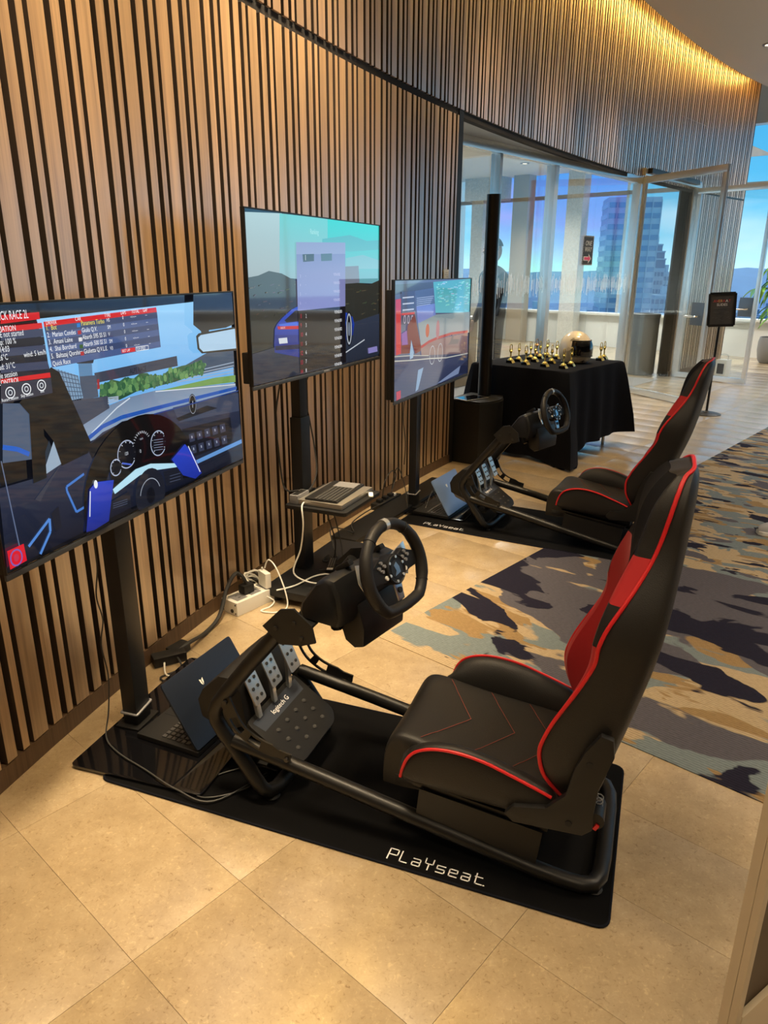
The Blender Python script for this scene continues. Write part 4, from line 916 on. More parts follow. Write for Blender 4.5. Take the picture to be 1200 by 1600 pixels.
def draw_menu(s):
    P, L = s.poly, s.line
    s.raw([(0.003, .003), (s.w-.003, .003), (s.w-.003, s.h-.003), (.003, s.h-.003)], [(34, 40, 52)]*4)
    P((176, 200, 200), [(40, 60), (240, 70), (240, 370), (60, 380)], (150, 160, 160)); P((112, 200, 196), [(230, 70), (460, 88), (460, 390), (230, 370)], (140, 170, 178)); P((60, 206, 196), [(455, 88), (700, 108), (700, 400), (455, 390)], (104, 160, 172))  # game sky, brightened with the window reflection painted in
    P((90, 172, 176), [(430, 190), (560, 172), (640, 200), (700, 196), (700, 240), (560, 250), (430, 230)]); P((120, 176, 184), [(540, 280), (620, 265), (700, 290), (700, 330), (540, 330)])
    P((112, 118, 132), [(525, 320), (600, 316), (605, 395), (530, 402)])
    hill = [(62, 372), (130, 362), (180, 340), (240, 352), (310, 390), (430, 402), (540, 400), (600, 396), (650, 404), (700, 384), (700, 545), (540, 598), (320, 668), (85, 740)]
    P((52, 52, 46), hill, (40, 42, 40))
    rr = random.Random(4)
    for k in range(70):
        x, y = rr.uniform(80, 690), rr.uniform(390, 560)
        if y < 690 - x*.2: L((rr.randint(60, 92), rr.randint(58, 80), rr.randint(50, 70)), [(x, y), (x + rr.uniform(6, 22), y - rr.uniform(0, 8))], .004)
    P((48, 56, 74), [(92, 732), (320, 662), (540, 592), (700, 540), (702, 725), (96, 890)], (36, 42, 56)); L((190, 196, 204), [(538, 722), (626, 662)], .006)
    car = [(205, 612), (215, 590), (240, 560), (285, 520), (320, 503), (400, 508), (480, 520), (548, 538), (570, 556), (578, 590), (572, 640), (440, 728), (420, 742), (322, 745), (300, 738), (208, 722), (202, 690)]
    P((36, 74, 190), car, (16, 34, 110)); P((58, 104, 214), [(222, 590), (300, 580), (440, 590), (560, 575), (570, 592), (430, 612), (230, 600)]); P((20, 44, 130), [(205, 640), (320, 640), (440, 690), (430, 735), (322, 745), (204, 722)]); P((16, 20, 38), [(250, 572), (300, 526), (330, 520), (330, 574), (260, 582)]); P((22, 28, 50), [(345, 520), (470, 532), (520, 556), (420, 580), (350, 578)])
    P((190, 34, 44), [(216, 600), (330, 596), (332, 612), (220, 614)]); s.text('PORSCHE', (232, 612), .013, (225, 225, 230)); P((205, 212, 220), [(222, 656), (262, 652), (265, 678), (226, 682)]); P((14, 20, 60), [(206, 692), (320, 684), (322, 705), (208, 712)])
    s.ell((16, 17, 22), (398, 692), .040, .092); s.ring((120, 130, 148), (398, 692), .030, .078, .008); s.ell((70, 78, 96), (398, 692), .012, .030)
    s.ell((20, 22, 28), (553, 612), .036, .085); s.ring((170, 178, 190), (553, 612), .030, .076, .010); s.ell((110, 120, 136), (553, 612), .014, .034)
    P((120, 128, 172), [(304, 205), (535, 207), (535, 505), (312, 527)], (128, 130, 182)); P((140, 148, 186), [(304, 205), (535, 207), (535, 260), (305, 262)])
    P((52, 60, 72), [(334, 262), (388, 260), (388, 294), (337, 298)]); P((72, 96, 112), [(420, 260), (472, 258), (472, 292), (422, 294)]); s.text('1', (345, 290), .040, W_)
    s.text('Ranking', (370, 166), .038, (170, 222, 220))
    for k in range(5): s.text(str(3+k), (322, 372 + k*42), .024, (178, 180, 216)); s.text('9:59:60.002', (480, 372 + k*40 - 10), .022, (186, 188, 220)); s.text('-', (348, 368 + k*42), .024, (186, 188, 220))
    P((17, 15, 22), [(312, 527), (535, 505), (538, 768), (322, 818)])
    for k in range(7): s.text(str(8+k), (324, 562 + k*43.5), .034, (190, 40, 66)); s.text('%d' % (2+k), (348, 560 + k*42.5), .030, W_); s.text('9:59:60.00%d' % k, (484, 540 + k*41.2), .026, W_)
    P((132, 126, 186), [(641, 702), (683, 692), (685, 717), (643, 727)])
def draw_drive(s):
    P, L = s.poly, s.line
    s.raw([(0.003, .003), (s.w-.003, .003), (s.w-.003, s.h-.003), (.003, s.h-.003)], [(86, 96, 122)]*4)
    P((64, 72, 84), [(110, 180), (560, 150), (565, 215), (110, 300)]); P((74, 168, 176), [(560, 150), (1000, 60), (990, 495), (580, 500)], (110, 190, 206))
    rr = random.Random(9)
    for k in range(80):
        x, y = rr.uniform(590, 970), rr.uniform(150, 480); L((rr.randint(110, 170), rr.randint(190, 225), rr.randint(205, 230)), [(x, y), (x + rr.uniform(8, 40), y - rr.uniform(-4, 10))], .006)
    P((92, 112, 178), [(345, 250), (560, 215), (580, 500), (585, 580), (380, 620)], (116, 130, 196)); P((72, 88, 120), [(345, 250), (560, 215), (572, 395), (360, 430)])
    for k in range(5): L((150, 160, 190), [(365, 335 + k*22), (560 - k*10, 310 + k*22)], .004)
    P((132, 150, 156), [(380, 620), (585, 520), (990, 485), (980, 720), (720, 740), (415, 890)], (150, 156, 160))
    P((150, 120, 118), [(410, 900), (560, 810), (940, 725), (945, 960), (420, 1000)], (110, 92, 100)); L((176, 52, 58), [(415, 890), (500, 830), (600, 785), (760, 735), (945, 712)], .016)
    P((108, 100, 104), [(745, 830), (770, 750), (790, 748), (775, 800), (850, 800), (830, 850), (720, 862)]); s.ell((186, 84, 50), (487, 702), .030, .038); s.ell((170, 110, 120), (604, 690), .030, .055)
    P((66, 74, 106), [(110, 1000), (945, 960), (945, 1180), (110, 1520)], (46, 54, 82)); P((120, 136, 170), [(600, 1300), (860, 1100), (840, 1190), (640, 1290)]); P((34, 40, 66), [(838, 1195), (870, 1100), (945, 1030), (945, 1185)])
    P((130, 160, 190), [(380, 1150), (440, 1120), (380, 1370), (350, 1395)])
    L((196, 196, 186), [(110, 1050), (300, 1040), (500, 1020), (700, 1010), (945, 960)], .006); L((190, 190, 180), [(110, 1000), (300, 985), (500, 985)], .004)
    for c in ((540, 980), (630, 950)): s.ring((188, 196, 204), c, .045, .055, .004)
    P((196, 40, 54), [(125, 350), (182, 340), (184, 965), (128, 985)]); P((62, 70, 96), [(192, 262), (340, 250), (352, 490), (198, 505)])
    for k in range(3): L((190, 196, 210), [(202, 330 + k*70), (330, 318 + k*70)], .007)
    P((196, 40, 54), [(188, 505), (338, 490), (338, 515), (190, 530)]); P((58, 66, 92), [(188, 530), (336, 515), (336, 618), (190, 635)])
    for x in (225, 268, 310): s.ring((206, 190, 210), (x, 575), .016, .022, .005)
    P((112, 38, 40), [(258, 645), (338, 515), (412, 880), (405, 935), (345, 965), (300, 800), (282, 960), (186, 965), (186, 830), (250, 780)])
    P((130, 84, 160), [(190, 740), (250, 700), (262, 860), (195, 870)]); P((150, 180, 206), [(285, 960), (300, 810), (330, 950), (320, 1010), (285, 1030)])
    P((186, 40, 60), [(130, 1400), (180, 1380), (180, 1470), (132, 1500)])
C1 = (0.0005845817, -0.0001037673, 0.1341678, -0.0002432898, -0.0004935372, 0.7008378, -0.000343079, -3.57365e-05)
C2_ = (0.0013553, -7.25701e-05, -0.0745372, -0.000187844, -0.000759067, 0.690937, -0.000428045, -6.18202e-05)
C3 = (0.00108532, 9.21234e-06, -0.123548, -0.000171254, -0.000432444, 0.674349, -0.00025947, -3.79807e-05)
television((-.931, 1.6244), (-.5675, 2.7895), .7843, 1.4246, 'large television with a racing cockpit view and red timing tables, at the left edge', draw_race, C1, .2)
television((-.531, 2.897), (-.032, 4.035), 1.053, 1.7235, 'large television showing a blue car and a black ranking list, hung highest', draw_menu, C2_, .2)
television((.0445, 3.82), (.567, 4.996), .8325, 1.455, 'television with faint red race panels, beside the glass partition', draw_drive, C3)
# ---- stands
def stand(loc, rz, label, ztop, base, pole_w, pole_d, zbase=.016, extras=None, tele=None, arm=.0):
    t = thing('television_stand', label, 'stand', (*loc, 0), rz)
    base(t)
    z1 = tele or ztop
    mb = MB(); mb.box((0, 0, (zbase+z1)/2), (pole_w, pole_d, z1-zbase)); mb.build('pole', mat('pole grey black', (.022, .023, .026), .36, .4), t, bevel=.004)
    if tele:
        mb = MB(); mb.box((0, 0, (z1+ztop)/2), (pole_w*.82, pole_d*.8, ztop-z1)); mb.build('inner_pole', 'pole grey black', t, bevel=.003)
    mb = MB(); mb.box((0, -pole_d/2-arm/2, ztop-.18), (.10, max(arm, .006), .26)); mb.build('mount_arm', 'black metal', t, bevel=.002)
    if extras: extras(t)
    return t
def glass_base(dx, dy, w, d, z=.0062):
    def f(t):
        mb = MB(); pl = round_poly([(dx-w/2, dy-d/2), (dx+w/2, dy-d/2), (dx+w/2, dy+d/2), (dx-w/2, dy+d/2)], .02, 3); mb.prism(pl, .009, (0, 0, z+.0045), (1, 0, 0), (0, 1, 0)); mb.build('glass_base', 'black gloss glass', t, bevel=.0015)
        mb = MB(); mb.box((0, 0, .019), (.12, .09, .007)); mb.build('pole_foot', 'black metal', t, bevel=.003)
    return f
def tie(t, z, w, d):
    pts = round_poly([(-w/2-.004, -d/2-.004), (w/2+.004, -d/2-.004), (w/2+.004, d/2+.004), (-w/2-.004, d/2+.004)], .004, 2)
    MB().tube([(x, y, z + .01*(x/w)) for x, y in pts], .0045, 6, closed=True).build('cable_tie', 'grey plastic', t, smooth=True)
s1 = stand((-.852, 2.142), math.radians(72.6), 'black television stand on a glossy glass base, the nearest at left', 1.25, glass_base(.08, -.175, .70, .47), .075, .055, extras=lambda t: tie(t, .07, .075, .055), arm=.010)
def base2(t):
    mb = MB(); pl = round_poly([(-.31, -.30), (.42, -.30), (.42, .05), (-.31, .05)], .05, 4); mb.prism(pl, .038, (0, 0, .052), (1, 0, 0), (0, 1, 0)); mb.build('base_plate', 'black satin', t, bevel=.006)
    for x, y in ((-.26, -.24), (.36, -.24), (-.26, .0), (.36, .0)): MB().lathe([(0, 0), (.022, 0), (.024, .006), (.022, .034), (0, .034)], (x, y, 0), 14).build('foot', 'rubber', t, smooth=True)
def shelf2(t):
    mb = MB(); pl = round_poly([(-.20, -.34), (.185, -.34), (.185, -.02), (-.20, -.02)], .02, 3); mb.prism(pl, .018, (0, 0, .451), (1, 0, 0), (0, 1, 0)); s = mb.build('shelf', 'black satin', t, bevel=.003)
    mb = MB(); mb.box((0, -.10, .431), (.10, .18, .02)); mb.build('shelf_bracket', 'black metal', t, bevel=.002)
    mb = MB(); mb.box((0, 0, .451), (.115, .085, .05)); mb.build('pole_clamp', 'black metal', t, bevel=.003)
R2 = math.radians(66)
P2 = (-.403, 3.39)
s2 = stand(P2, R2, 'tall black television stand with a shelf carrying a keyboard', 1.60, base2, .085, .06, .07, shelf2, tele=.84, arm=.012)
s3 = stand((.197, 4.56), R2, 'black television stand on a glass base behind the far pedals', 1.30, glass_base(.30, -.17, .92, .46), .07, .05, extras=lambda t: tie(t, .11, .07, .05), arm=.085)
# ---- laptops: open ones stand on the glass bases
def laptop(loc, rz, label, lidm, z=.0155, open_deg=59):
    """hinge along local x (0..w) at y 0; the keyboard lies towards +y; the lid leans over it"""
    t = thing('laptop', label, 'laptop', (*loc, z), rz); w, d = .365, .25
    mb = MB(); mb.box((w/2, d/2, .010), (w, d, .018)); b = mb.build('base', 'black plastic', t, bevel=.003)
    kb = MB(); kb2 = MB()
    me = MB(); me.box((0, 0, 0), (.0145, .0145, .003)); km = me.mesh('key', mat('key black', (.075, .075, .08), .35), bevel=.001)
    for i in range(17):
        for j in range(6):
            o = link('key', km, b); o.location = (.026 + i*.0195, .055 + j*.0195, .0208)
    mb = MB(); mb.box((w/2, .205, .0195), (.11, .07, .001)); mb.build('touchpad', 'black satin', b)
    a = math.radians(open_deg); ln = .244; dz, dy = math.sin(a), math.cos(a)
    mb = MB(); mb.prism(round_poly([(0, 0), (w, 0), (w, ln), (0, ln)], .012, 3), .007, (0, .002, .022), (1, 0, 0), (0, dy, dz)); ld = mb.build('lid', lidm, t, bevel=.0015)
    n = Vector((0, -dz, dy))
    c = Vector((w*.42, .002, .022)) + Vector((0, dy, dz))*ln*.70 + n*.0040
    mb = MB()
    for sg in (1, -1): mb.prism([(sg*.0015, .009), (sg*.009, .013), (sg*.007, -.003), (sg*.0015, -.011)], .0006, c, (1, 0, 0), (0, dy, dz))
    mb.build('lid_emblem', 'white plastic', ld)
    q = Vector((w/2, .002, .022)) + Vector((0, dy, dz))*ln*.5 - n*.0038
    mb = MB(); mb.quad(*[q + Vector((sx*.17, 0, 0)) + Vector((0, dy, dz))*sy*.10 for sx, sy in ((-1, -1), (1, -1), (1, 1), (-1, 1))]); mb.build('screen', 'black gloss glass', ld)
    return t
laptop((-.592, 1.937), math.radians(66), 'open dark blue laptop on the nearest glass stand base', 'laptop blue')
mat('laptop pale blue', (.16, .24, .42), .35, .3)
laptop((.405, 4.275), math.radians(61), 'open pale blue laptop behind the far pedals', 'laptop pale blue')
# closed silver laptop with a keyboard, and the small boxes on the shelf of the tall stand
SX, SY = math.cos(R2), math.sin(R2)
def on2(x, y): return (P2[0] + SX*x - SY*y, P2[1] + SY*x + SX*y)
ZS = .4605
t = thing('laptop', 'closed silver laptop lying on the stand shelf beneath a black keyboard', 'laptop', (*on2(-.005, -.19), ZS), R2)
mb = MB(); mb.box((0, 0, .010), (.33, .235, .018)); mb.build('base', 'laptop silver', t, bevel=.004)
mb = MB(); mb.box((0, 0, .0215), (.328, .233, .005)); mb.build('lid', 'laptop silver', t, bevel=.002)
t = thing('keyboard', 'slim black keyboard with touchpad lying on the closed silver laptop', 'keyboard', (*on2(.0, -.185), ZS + .0242), R2 + .04)
mb = MB(); mb.box((0, 0, .005), (.315, .165, .010)); kbod = mb.build('body', 'black plastic', t, bevel=.002)
me = MB(); me.box((0, 0, 0), (.0135, .0135, .003)); km = me.mesh('key', mat('keycap grey', (.045, .045, .045), .5), bevel=.001)
for i in range(14):
    for j in range(6): o = link('key', km, kbod); o.location = (-.148 + i*.0158, -.068 + j*.0195, .0113)
mb = MB(); mb.box((.108, -.01, .0105), (.085, .11, .001)); mb.build('touchpad', 'grey plastic', kbod)
t = thing('adapter', 'small dark box standing against the tall stand pole on its shelf', 'adapter', (*on2(-.12, -.055), ZS), R2)
mb = MB(); mb.box((0, 0, .021), (.11, .045, .042)); mb.build('body', 'grey plastic', t, bevel=.006); mb = MB(); mb.box((0, 0, .0425), (.09, .03, .001)); mb.build('label_plate', 'black plastic', t)
t = thing('card_reader', 'small white wedge lying at the front of the stand shelf', 'device', (*on2(.10, -.325), ZS), R2 + .5)
mb = MB(); mb.prism([(-.03, 0), (.03, 0), (.028, .008), (-.005, .018), (-.03, .006)], .022, (0, 0, 0), (1, 0, 0), (0, 0, 1)); mb.build('body', 'white plastic', t, bevel=.002)
t = thing('remote_control', 'black remote control lying on the base of the tall stand', 'remote', (*on2(.05, -.13), .0715), R2 + .35)
mb = MB(); mb.box((0, 0, .008), (.17, .042, .015)); rb = mb.build('body', 'black plastic', t, bevel=.004)
for i in range(8):
    for j in range(3): MB().cyl((-.04 + i*.015, -.011 + j*.011, .015), (-.04 + i*.015, -.011 + j*.011, .0175), .0035, 8).build('button', 'grey plastic', rb, smooth=True)
mb = MB(); mb.box((-.068, 0, .0158), (.024, .03, .001)); mb.build('sticker', 'white plastic', rb)
# ---- low black plank along the wall between the stands
mb = MB(); mb.bar((-.235, 3.90, .016), (.435, 5.17, .016), .17, .030); pk = mb.build('floor_plank', 'black satin', bevel=.004); tag(pk, 'long flat black plank on the floor along the slatted wall', 'plank')
# ---- power strips and chargers
PA = math.atan2(.12, .095)
t = thing('power_strip', 'white power strip with sockets on the floor by the slatted wall', 'power strip', (-.628, 3.086, 0), PA)
mb = MB(); mb.box((0, 0, .033), (.25, .105, .066)); b = mb.build('body', 'white plastic', t, bevel=.003)
for x, y in ((-.1255, -.042), (-.1255, .042)):
    for z in (.012, .054): MB().cyl((x, y, z), (x-.002, y, z), .004, 8).build('screw', 'dark frame', b)
MB().cyl((-.124, -.018, .02), (-.128, -.018, .02), .009, 12).build('cable_gland', 'dark frame', b)
for k in range(3):
    mb = MB(); mb.box((-.075 + k*.085, 0, .0665), (.06, .07, .002)); s_ = mb.build('socket', 'grey plastic', t)
    for dy in (-.012, .012): mb = MB(); mb.box((-.075 + k*.085, dy, .068), (.012, .003, .001)); mb.build('slot', 'matte black', s_)
def rotv(x, y): c, s = math.cos(PA), math.sin(PA); return (-.588 + c*x - s*y, 3.135 + s*x + c*y)
t = thing('power_plug', 'black plug with a thick cord in the white power strip', 'plug', (*rotv(-.080, .005), .0685), PA)
mb = MB(); mb.box((0, 0, .022), (.06, .045, .042)); mb.build('body', 'black plastic', t, bevel=.008)
t = thing('charger', 'square white laptop charger propped on the white power strip', 'charger', (*rotv(.02, -.012), .070), PA - .25)
mb = MB(); mb.box((0, 0, .038), (.030, .076, .076)); mb.build('body', 'white plastic', t, bevel=.007); MB().cyl((0, .02, .076), (0, .02, .090), .005, 10).build('plug_tip', 'white plastic', t, smooth=True)
t = thing('power_strip', 'black power strip with plugs on the floor left of the black plank', 'power strip', (.015, 4.63, 0), math.radians(61))
mb = MB(); mb.box((0, 0, .021), (.30, .07, .042)); b = mb.build('body', 'black plastic', t, bevel=.004)
for k in range(3): mb = MB(); mb.box((-.09 + k*.075, 0, .052), (.04, .035, .022)); mb.build('plug', 'black plastic', t, bevel=.004)
mb = MB(); mb.box((.09, -.01, .05), (.025, .025, .018)); mb.build('plug', 'white plastic', t, bevel=.003)
t = thing('power_brick', 'black cluster of cord plugs on the tiles behind the nearest stand', 'adapter', (-.862, 2.56, 0), math.radians(30))
mb = MB(); mb.box((0, 0, .02), (.13, .06, .04)); mb.build('body', 'black plastic', t, bevel=.006); mb = MB(); mb.box((.05, .05, .02), (.09, .05, .038), Matrix.Rotation(.5, 3, 'Z')); mb.build('plug', 'black plastic', t, bevel=.006)
t = thing('power_brick', 'flat black adapter beside the glass base behind the blue laptop', 'adapter', (-.70, 2.425, .0), math.radians(66))
mb = MB(); mb.box((0, 0, .014), (.15, .06, .028)); mb.build('body', 'black plastic', t, bevel=.006); mb = MB(); mb.box((0, 0, .0285), (.08, .04, .001)); mb.build('label_plate', 'grey plastic', t)
def cable(pts, r, m, label, n=7):
    o = MB().tube(smooth_path(pts, n), r, 6).build('cable', m, smooth=True); return tag(o, label, 'cable')
cable([(-.836, 2.585, .03), (-.80, 2.66, .035), (-.77, 2.78, .012), (-.735, 2.90, .03), (-.715, 3.0, .12), (-.685, 3.055, .17), (-.655, 3.07, .15), (-.641, 3.075, .112)], .009, 'rubber', 'thick black cord arching from the floor into the white power strip')
cable([(-.83, 2.555, .03), (-.80, 2.50, .006), (-.86, 2.43, .005), (-.80, 2.40, .006), (-.74, 2.44, .036), (-.71, 2.43, .036)], .004, 'rubber', 'black cord coiled on the tiles behind the nearest stand')
cable([(-.875, 2.54, .02), (-.85, 2.46, .006), (-.815, 2.43, .006), (-.83, 2.40, .006)], .004, 'white plastic', 'short white cord end on the tiles behind the nearest stand')
cable([(-.915, 2.13, .72), (-.912, 2.115, .60), (-.925, 2.11, .50), (-.912, 2.105, .42), (-.926, 2.10, .33), (-.912, 2.09, .22), (-.918, 2.07, .10), (-.915, 2.02, .03), (-.85, 1.95, .022), (-.74, 1.87, .022), (-.62, 1.78, .024), (-.50, 1.74, .014), (-.36, 1.87, .012)], .0026, mat('cable grey', (.045, .045, .045), .5), 'thin grey cable running down the nearest stand and across the mat')
cable([(-.36, 1.86, .010), (-.43, 1.79, .010), (-.53, 1.76, .010), (-.57, 1.80, .010), (-.50, 1.87, .010), (-.40, 1.90, .012), (-.33, 1.88, .012)], .0022, 'cable grey', 'thin looped cable lying on the mat before the front tube')
cable([(-.52, 2.115, .21), (-.50, 2.10, .25), (-.47, 2.09, .26), (-.44, 2.05, .22), (-.45, 2.03, .10), (-.46, 2.03, .03)], .0028, 'rubber', 'thin black cable looping over the dark blue laptop lid')
wx, wy = rotv(.02, -.012)
cable([(wx, wy + .018, .155), (wx + .02, wy + .01, .20), (wx + .06, wy - .03, .18), (wx + .105, wy - .07, .08), (wx + .115, wy - .095, .006), (wx + .07, wy - .15, .005), (wx - .0, wy - .135, .005), (wx + .035, wy - .09, .005), (wx + .05, wy - .06, .02), (wx + .02, wy - .075, .05)], .0035, 'white plastic', 'white charger cable looping over the tiles in front of the white power strip')
q = on2(-.14, -.10); q2 = on2(-.11, -.09)
cable([(*q2, ZS + .004), (*on2(-.208, -.12), ZS + .008), (*on2(-.22, -.13), .38), (*on2(-.20, -.10), .25), (*on2(-.22, -.07), .13), (*on2(-.19, -.16), .082), (*on2(-.12, -.22), .079), (*on2(-.06, -.17), .079), (*on2(-.12, -.12), .081), (*on2(-.25, -.09), .080), (*on2(-.33, -.04), .080)], .004, 'white plastic', 'white cable hanging from the stand shelf and looping on its base')
ck = [Vector((*on2(-.30, .105), .075)) + Vector((.045*math.cos(k*.55), .055*math.sin(k*.55), .035*math.sin(k*.55*.9) + .014*math.cos(k*.21))) for k in range(48)]
o = MB().tube(ck, .0055, 6).build('cable', 'white plastic', smooth=True); tag(o, 'bundled white cable coil at the left end of the stand base', 'cable')
ck = [Vector((*on2(-.24, .12), .055)) + Vector((.06*math.cos(k*.6+1), .07*math.sin(k*.6), .028*math.sin(k*.5) + .006*math.sin(k))) for k in range(40)]
o = MB().tube(ck, .005, 6).build('cable', 'rubber', smooth=True); tag(o, 'bundled black cables tangled behind the white coil by the wall', 'cable')
cable([(*on2(-.06, .06), 1.02), (*on2(-.10, .07), .85), (*on2(-.09, .07), .70), (*on2(-.13, .02), .52), (*on2(-.115, -.05), ZS + .05)], .004, 'rubber', 'black cable hanging from the highest television to its stand shelf at left')
cable([(*on2(.24, .06), 1.05), (*on2(.20, .09), .92), (*on2(.245, .09), .78), (*on2(.22, .05), .64), (*on2(.13, -.01), .54), (*on2(.0, -.055), .50), (*on2(-.10, -.06), .482)], .004, 'rubber', 'black cable drooping from the highest television down to the shelf at right')
cable([(*on2(.06, -.08), .41), (*on2(.10, -.10), .28), (*on2(.13, -.11), .17), (*on2(.12, -.10), .079), (*on2(.08, -.06), .079), (*on2(.16, -.05), .079), (*on2(.12, -.09), .086)], .0035, 'rubber', 'black cable hanging under the shelf onto the stand base')
cable([(*on2(.09, -.07), .41), (*on2(.17, -.08), .31), (*on2(.19, -.10), .20), (*on2(.15, -.14), .11), (*on2(.05, -.18), .077), (*on2(-.03, -.10), .077)], .0035, 'rubber', 'black cable curving under the shelf to the foot of its pole')
cable([(*on2(.16, -.10), .08), (*on2(.26, -.02), .12), (*on2(.36, .04), .15), (*on2(.50, .04), .10), (*on2(.62, .03), .04), (*on2(.74, .10), .05), (*on2(.95, .10), .06), (*on2(1.18, .08), .055)], .0035, 'rubber', 'black cable running from the stand base to the black power strip')
cable([(-.01, 4.59, .07), (.005, 4.60, .17), (.05, 4.68, .22), (.08, 4.72, .18), (.05, 4.66, .08)], .0035, 'rubber', 'thin black cable looping up from the black power strip')
cable([(.05, 4.70, .06), (.07, 4.70, .20), (.10, 4.70, .23), (.14, 4.64, .12), (.15, 4.58, .06), (.155, 4.48, .03)], .003, 'rubber', 'thin black cable from the black power strip to the far stand pole')
cable([(.36, 4.60, .03), (.33, 4.62, .10), (.30, 4.52, .09), (.27, 4.45, .03)], .003, 'cable grey', 'thin grey cable arching beside the pale blue laptop')
cable([(.135, 4.56, .80), (.12, 4.55, .62), (.135, 4.54, .45), (.13, 4.55, .30)], .003, 'rubber', 'thin black cable hanging along the far stand pole')
# ============================================================ TABLE, TROPHIES, SPEAKER, SIGNS, PLANT
# ---- folding table under a black cloth
TC = ((5.225+6.235)/2, (2.675+3.585)/2)
def TL(r, s, z): return RS(r, s, z)
t = thing('folding_table', 'folding table hidden under the black tablecloth, one steel leg showing', 'table', RS(*TC), ANG1)
mb = MB(); mb.box((0, 0, .725), (.96, .86, .03)); mb.build('tabletop', 'white plastic', t, bevel=.006)
for x in (-.44, .44):
    for y in (-.37, .37): MB().cyl((x, y, .0), (x*.98, y, .71), .014, 12).build('leg', 'brushed steel', t, smooth=True)
t = thing('tablecloth', 'black cloth draped over the trophy table with its corner pooled on the floor', 'tablecloth', RS(*TC, 0), ANG1)
HX, HY = .505, .455
per = []; n = 96
def perim(k):
    P4 = 2*(2*HX + 2*HY); d = k/n*P4
    for (ax, ay), (bx, by) in (((-HX, -HY), (HX, -HY)), ((HX, -HY), (HX, HY)), ((HX, HY), (-HX, HY)), ((-HX, HY), (-HX, -HY))):
        L = math.hypot(bx-ax, by-ay)
        if d <= L: return Vector((ax + (bx-ax)*d/L, ay + (by-ay)*d/L, 0)), (0, L, d)
        d -= L
    return Vector((-HX, -HY, 0)), (0, 1, 0)
rows = []
zl = [.752, .749, .735, .62, .45, .28, .0]
for i, z in enumerate(zl):
    row = []
    for k in range(n):
        p, (_, L, d) = perim(k); q = abs(d/L - .5)*2; f = (0, .0, .006, .02, .035, .05, .06)[i]
        near = p.x < -HX + .12 and p.y < -HY + .12
        hem = .135 if p.y < -HY + .01 and not near else (.03 if p.x < 0 else .10)
        if near: hem = .012
        if p.y < -HY + .01: hem = .02 + max(0, min(1, (p.x + HX - .10)/.25))*.10 + .05*max(0, (p.x-.1))
        zz = z if i < 6 else hem
        if i in (3, 4, 5): zz = hem + (.735 - hem)*(.80, .53, .26)[i-3]
        o = Vector((p.x/HX, p.y/HY, 0)); c = q**6
        w = f*(.5*math.sin(k*1.05) + .35*math.sin(k*.47 + 1.3)); out = f*(.55 + 1.7*c) + w*.55
        nx = (1 if p.x > HX-1e-3 else -1 if p.x < -HX+1e-3 else 0); ny = (1 if p.y > HY-1e-3 else -1 if p.y < -HY+1e-3 else 0)
        v = p + Vector((nx, ny, 0))*out + Vector((o.x, o.y, 0))*c*f*.5
        if i == 0: v = p*.985
        v.z = zz; row.append(v)
    rows.append(row)
mb = MB(); mb.grid(rows, True); mb.bm.faces.new([v for v in list(mb.bm.verts)[:n]]); mb.build('drape', 'tablecloth black', t, smooth=True)
rows = [[Vector((-HX - .02 + r*math.cos(a)*1.0, -HY - .05 + r*math.sin(a)*.9, z + .008*math.sin(5*a))) for a in [2*PI*k/18 for k in range(18)]] for r, z in ((.105, .004), (.10, .03), (.085, .10), (.07, .20), (.055, .32))]
mb = MB(); mb.grid(rows, True); mb.build('pooled_corner', 'tablecloth black', t, smooth=True)
# ---- trophies
def trophy(m, loc, rz, label):
    t = thing('trophy', label, 'trophy', loc, rz, 'small trophies on the black tablecloth')
    mb = MB(); mb.prism([(-.028, 0), (.034, 0), (.020, .024), (-.028, .024)], .05, (0, 0, 0), (1, 0, 0), (0, 0, 1)); mb.build('base', 'black gloss glass', t, bevel=.002)
    mb = MB(); mb.quad((.0335, -.02, .003), (.0335, .02, .003), (.0225, .02, .022), (.0225, -.02, .022)); mb.build('plaque', m, t)
    f = MB().lathe([(.024, .024), (.022, .032), (.014, .040), (.007, .044), (.005, .058), (.009, .064), (.005, .070), (.006, .084), (.013, .094), (.012, .104), (.005, .110), (.004, .116)], (0, 0, 0), 12).build('figure', m, t, smooth=True)
    MB().tube([(0, .017*math.cos(a), .134 + .022*math.sin(a)) for a in [2*PI*k/16 for k in range(16)]], .0034, 6, closed=True).build('wreath', m, t, smooth=True)
    for sg in (1, -1): MB().tube(smooth_path([(0, sg*.010, .096), (0, sg*.021, .106), (0, sg*.017, .124)], 3), .0032, 6).build('arm', m, t, smooth=True)
    return t
TP = [(1.075, 6.249), (1.162, 6.349), (1.183, 6.132), (1.292, 6.492), (1.300, 6.334), (1.403, 6.78), (1.393, 6.578), (1.316, 6.004), (1.484, 6.70), (1.421, 6.225), (1.54, 6.57), (1.444, 5.895), (1.54, 6.035), (1.90, 6.45), (1.963, 6.56)]
TN = ['gold trophy at the left end of the tablecloth, nearest the black column', 'gold trophy second from the left on the table', 'gold trophy at the front, third from the left', 'gold trophy in the back row, left of the copper one', 'gold trophy in the middle of the left cluster', 'copper coloured trophy among the gold ones', 'gold trophy just right of the copper one', 'gold trophy at the front edge, middle of the table', 'gold trophy in the back row, second left of the helmet', 'gold trophy in the middle row, left of the helmet front pair',
      'gold trophy in the back row touching the helmet left side', 'gold trophy at the near table corner, left of the front pair', 'gold trophy in front of the helmet visor, right of the front pair', 'gold trophy half hidden behind the helmet, right side', 'gold trophy at the far right table corner']
tg = trophy('gold plastic', RS(0, 0, .7525), 0, TN[0])
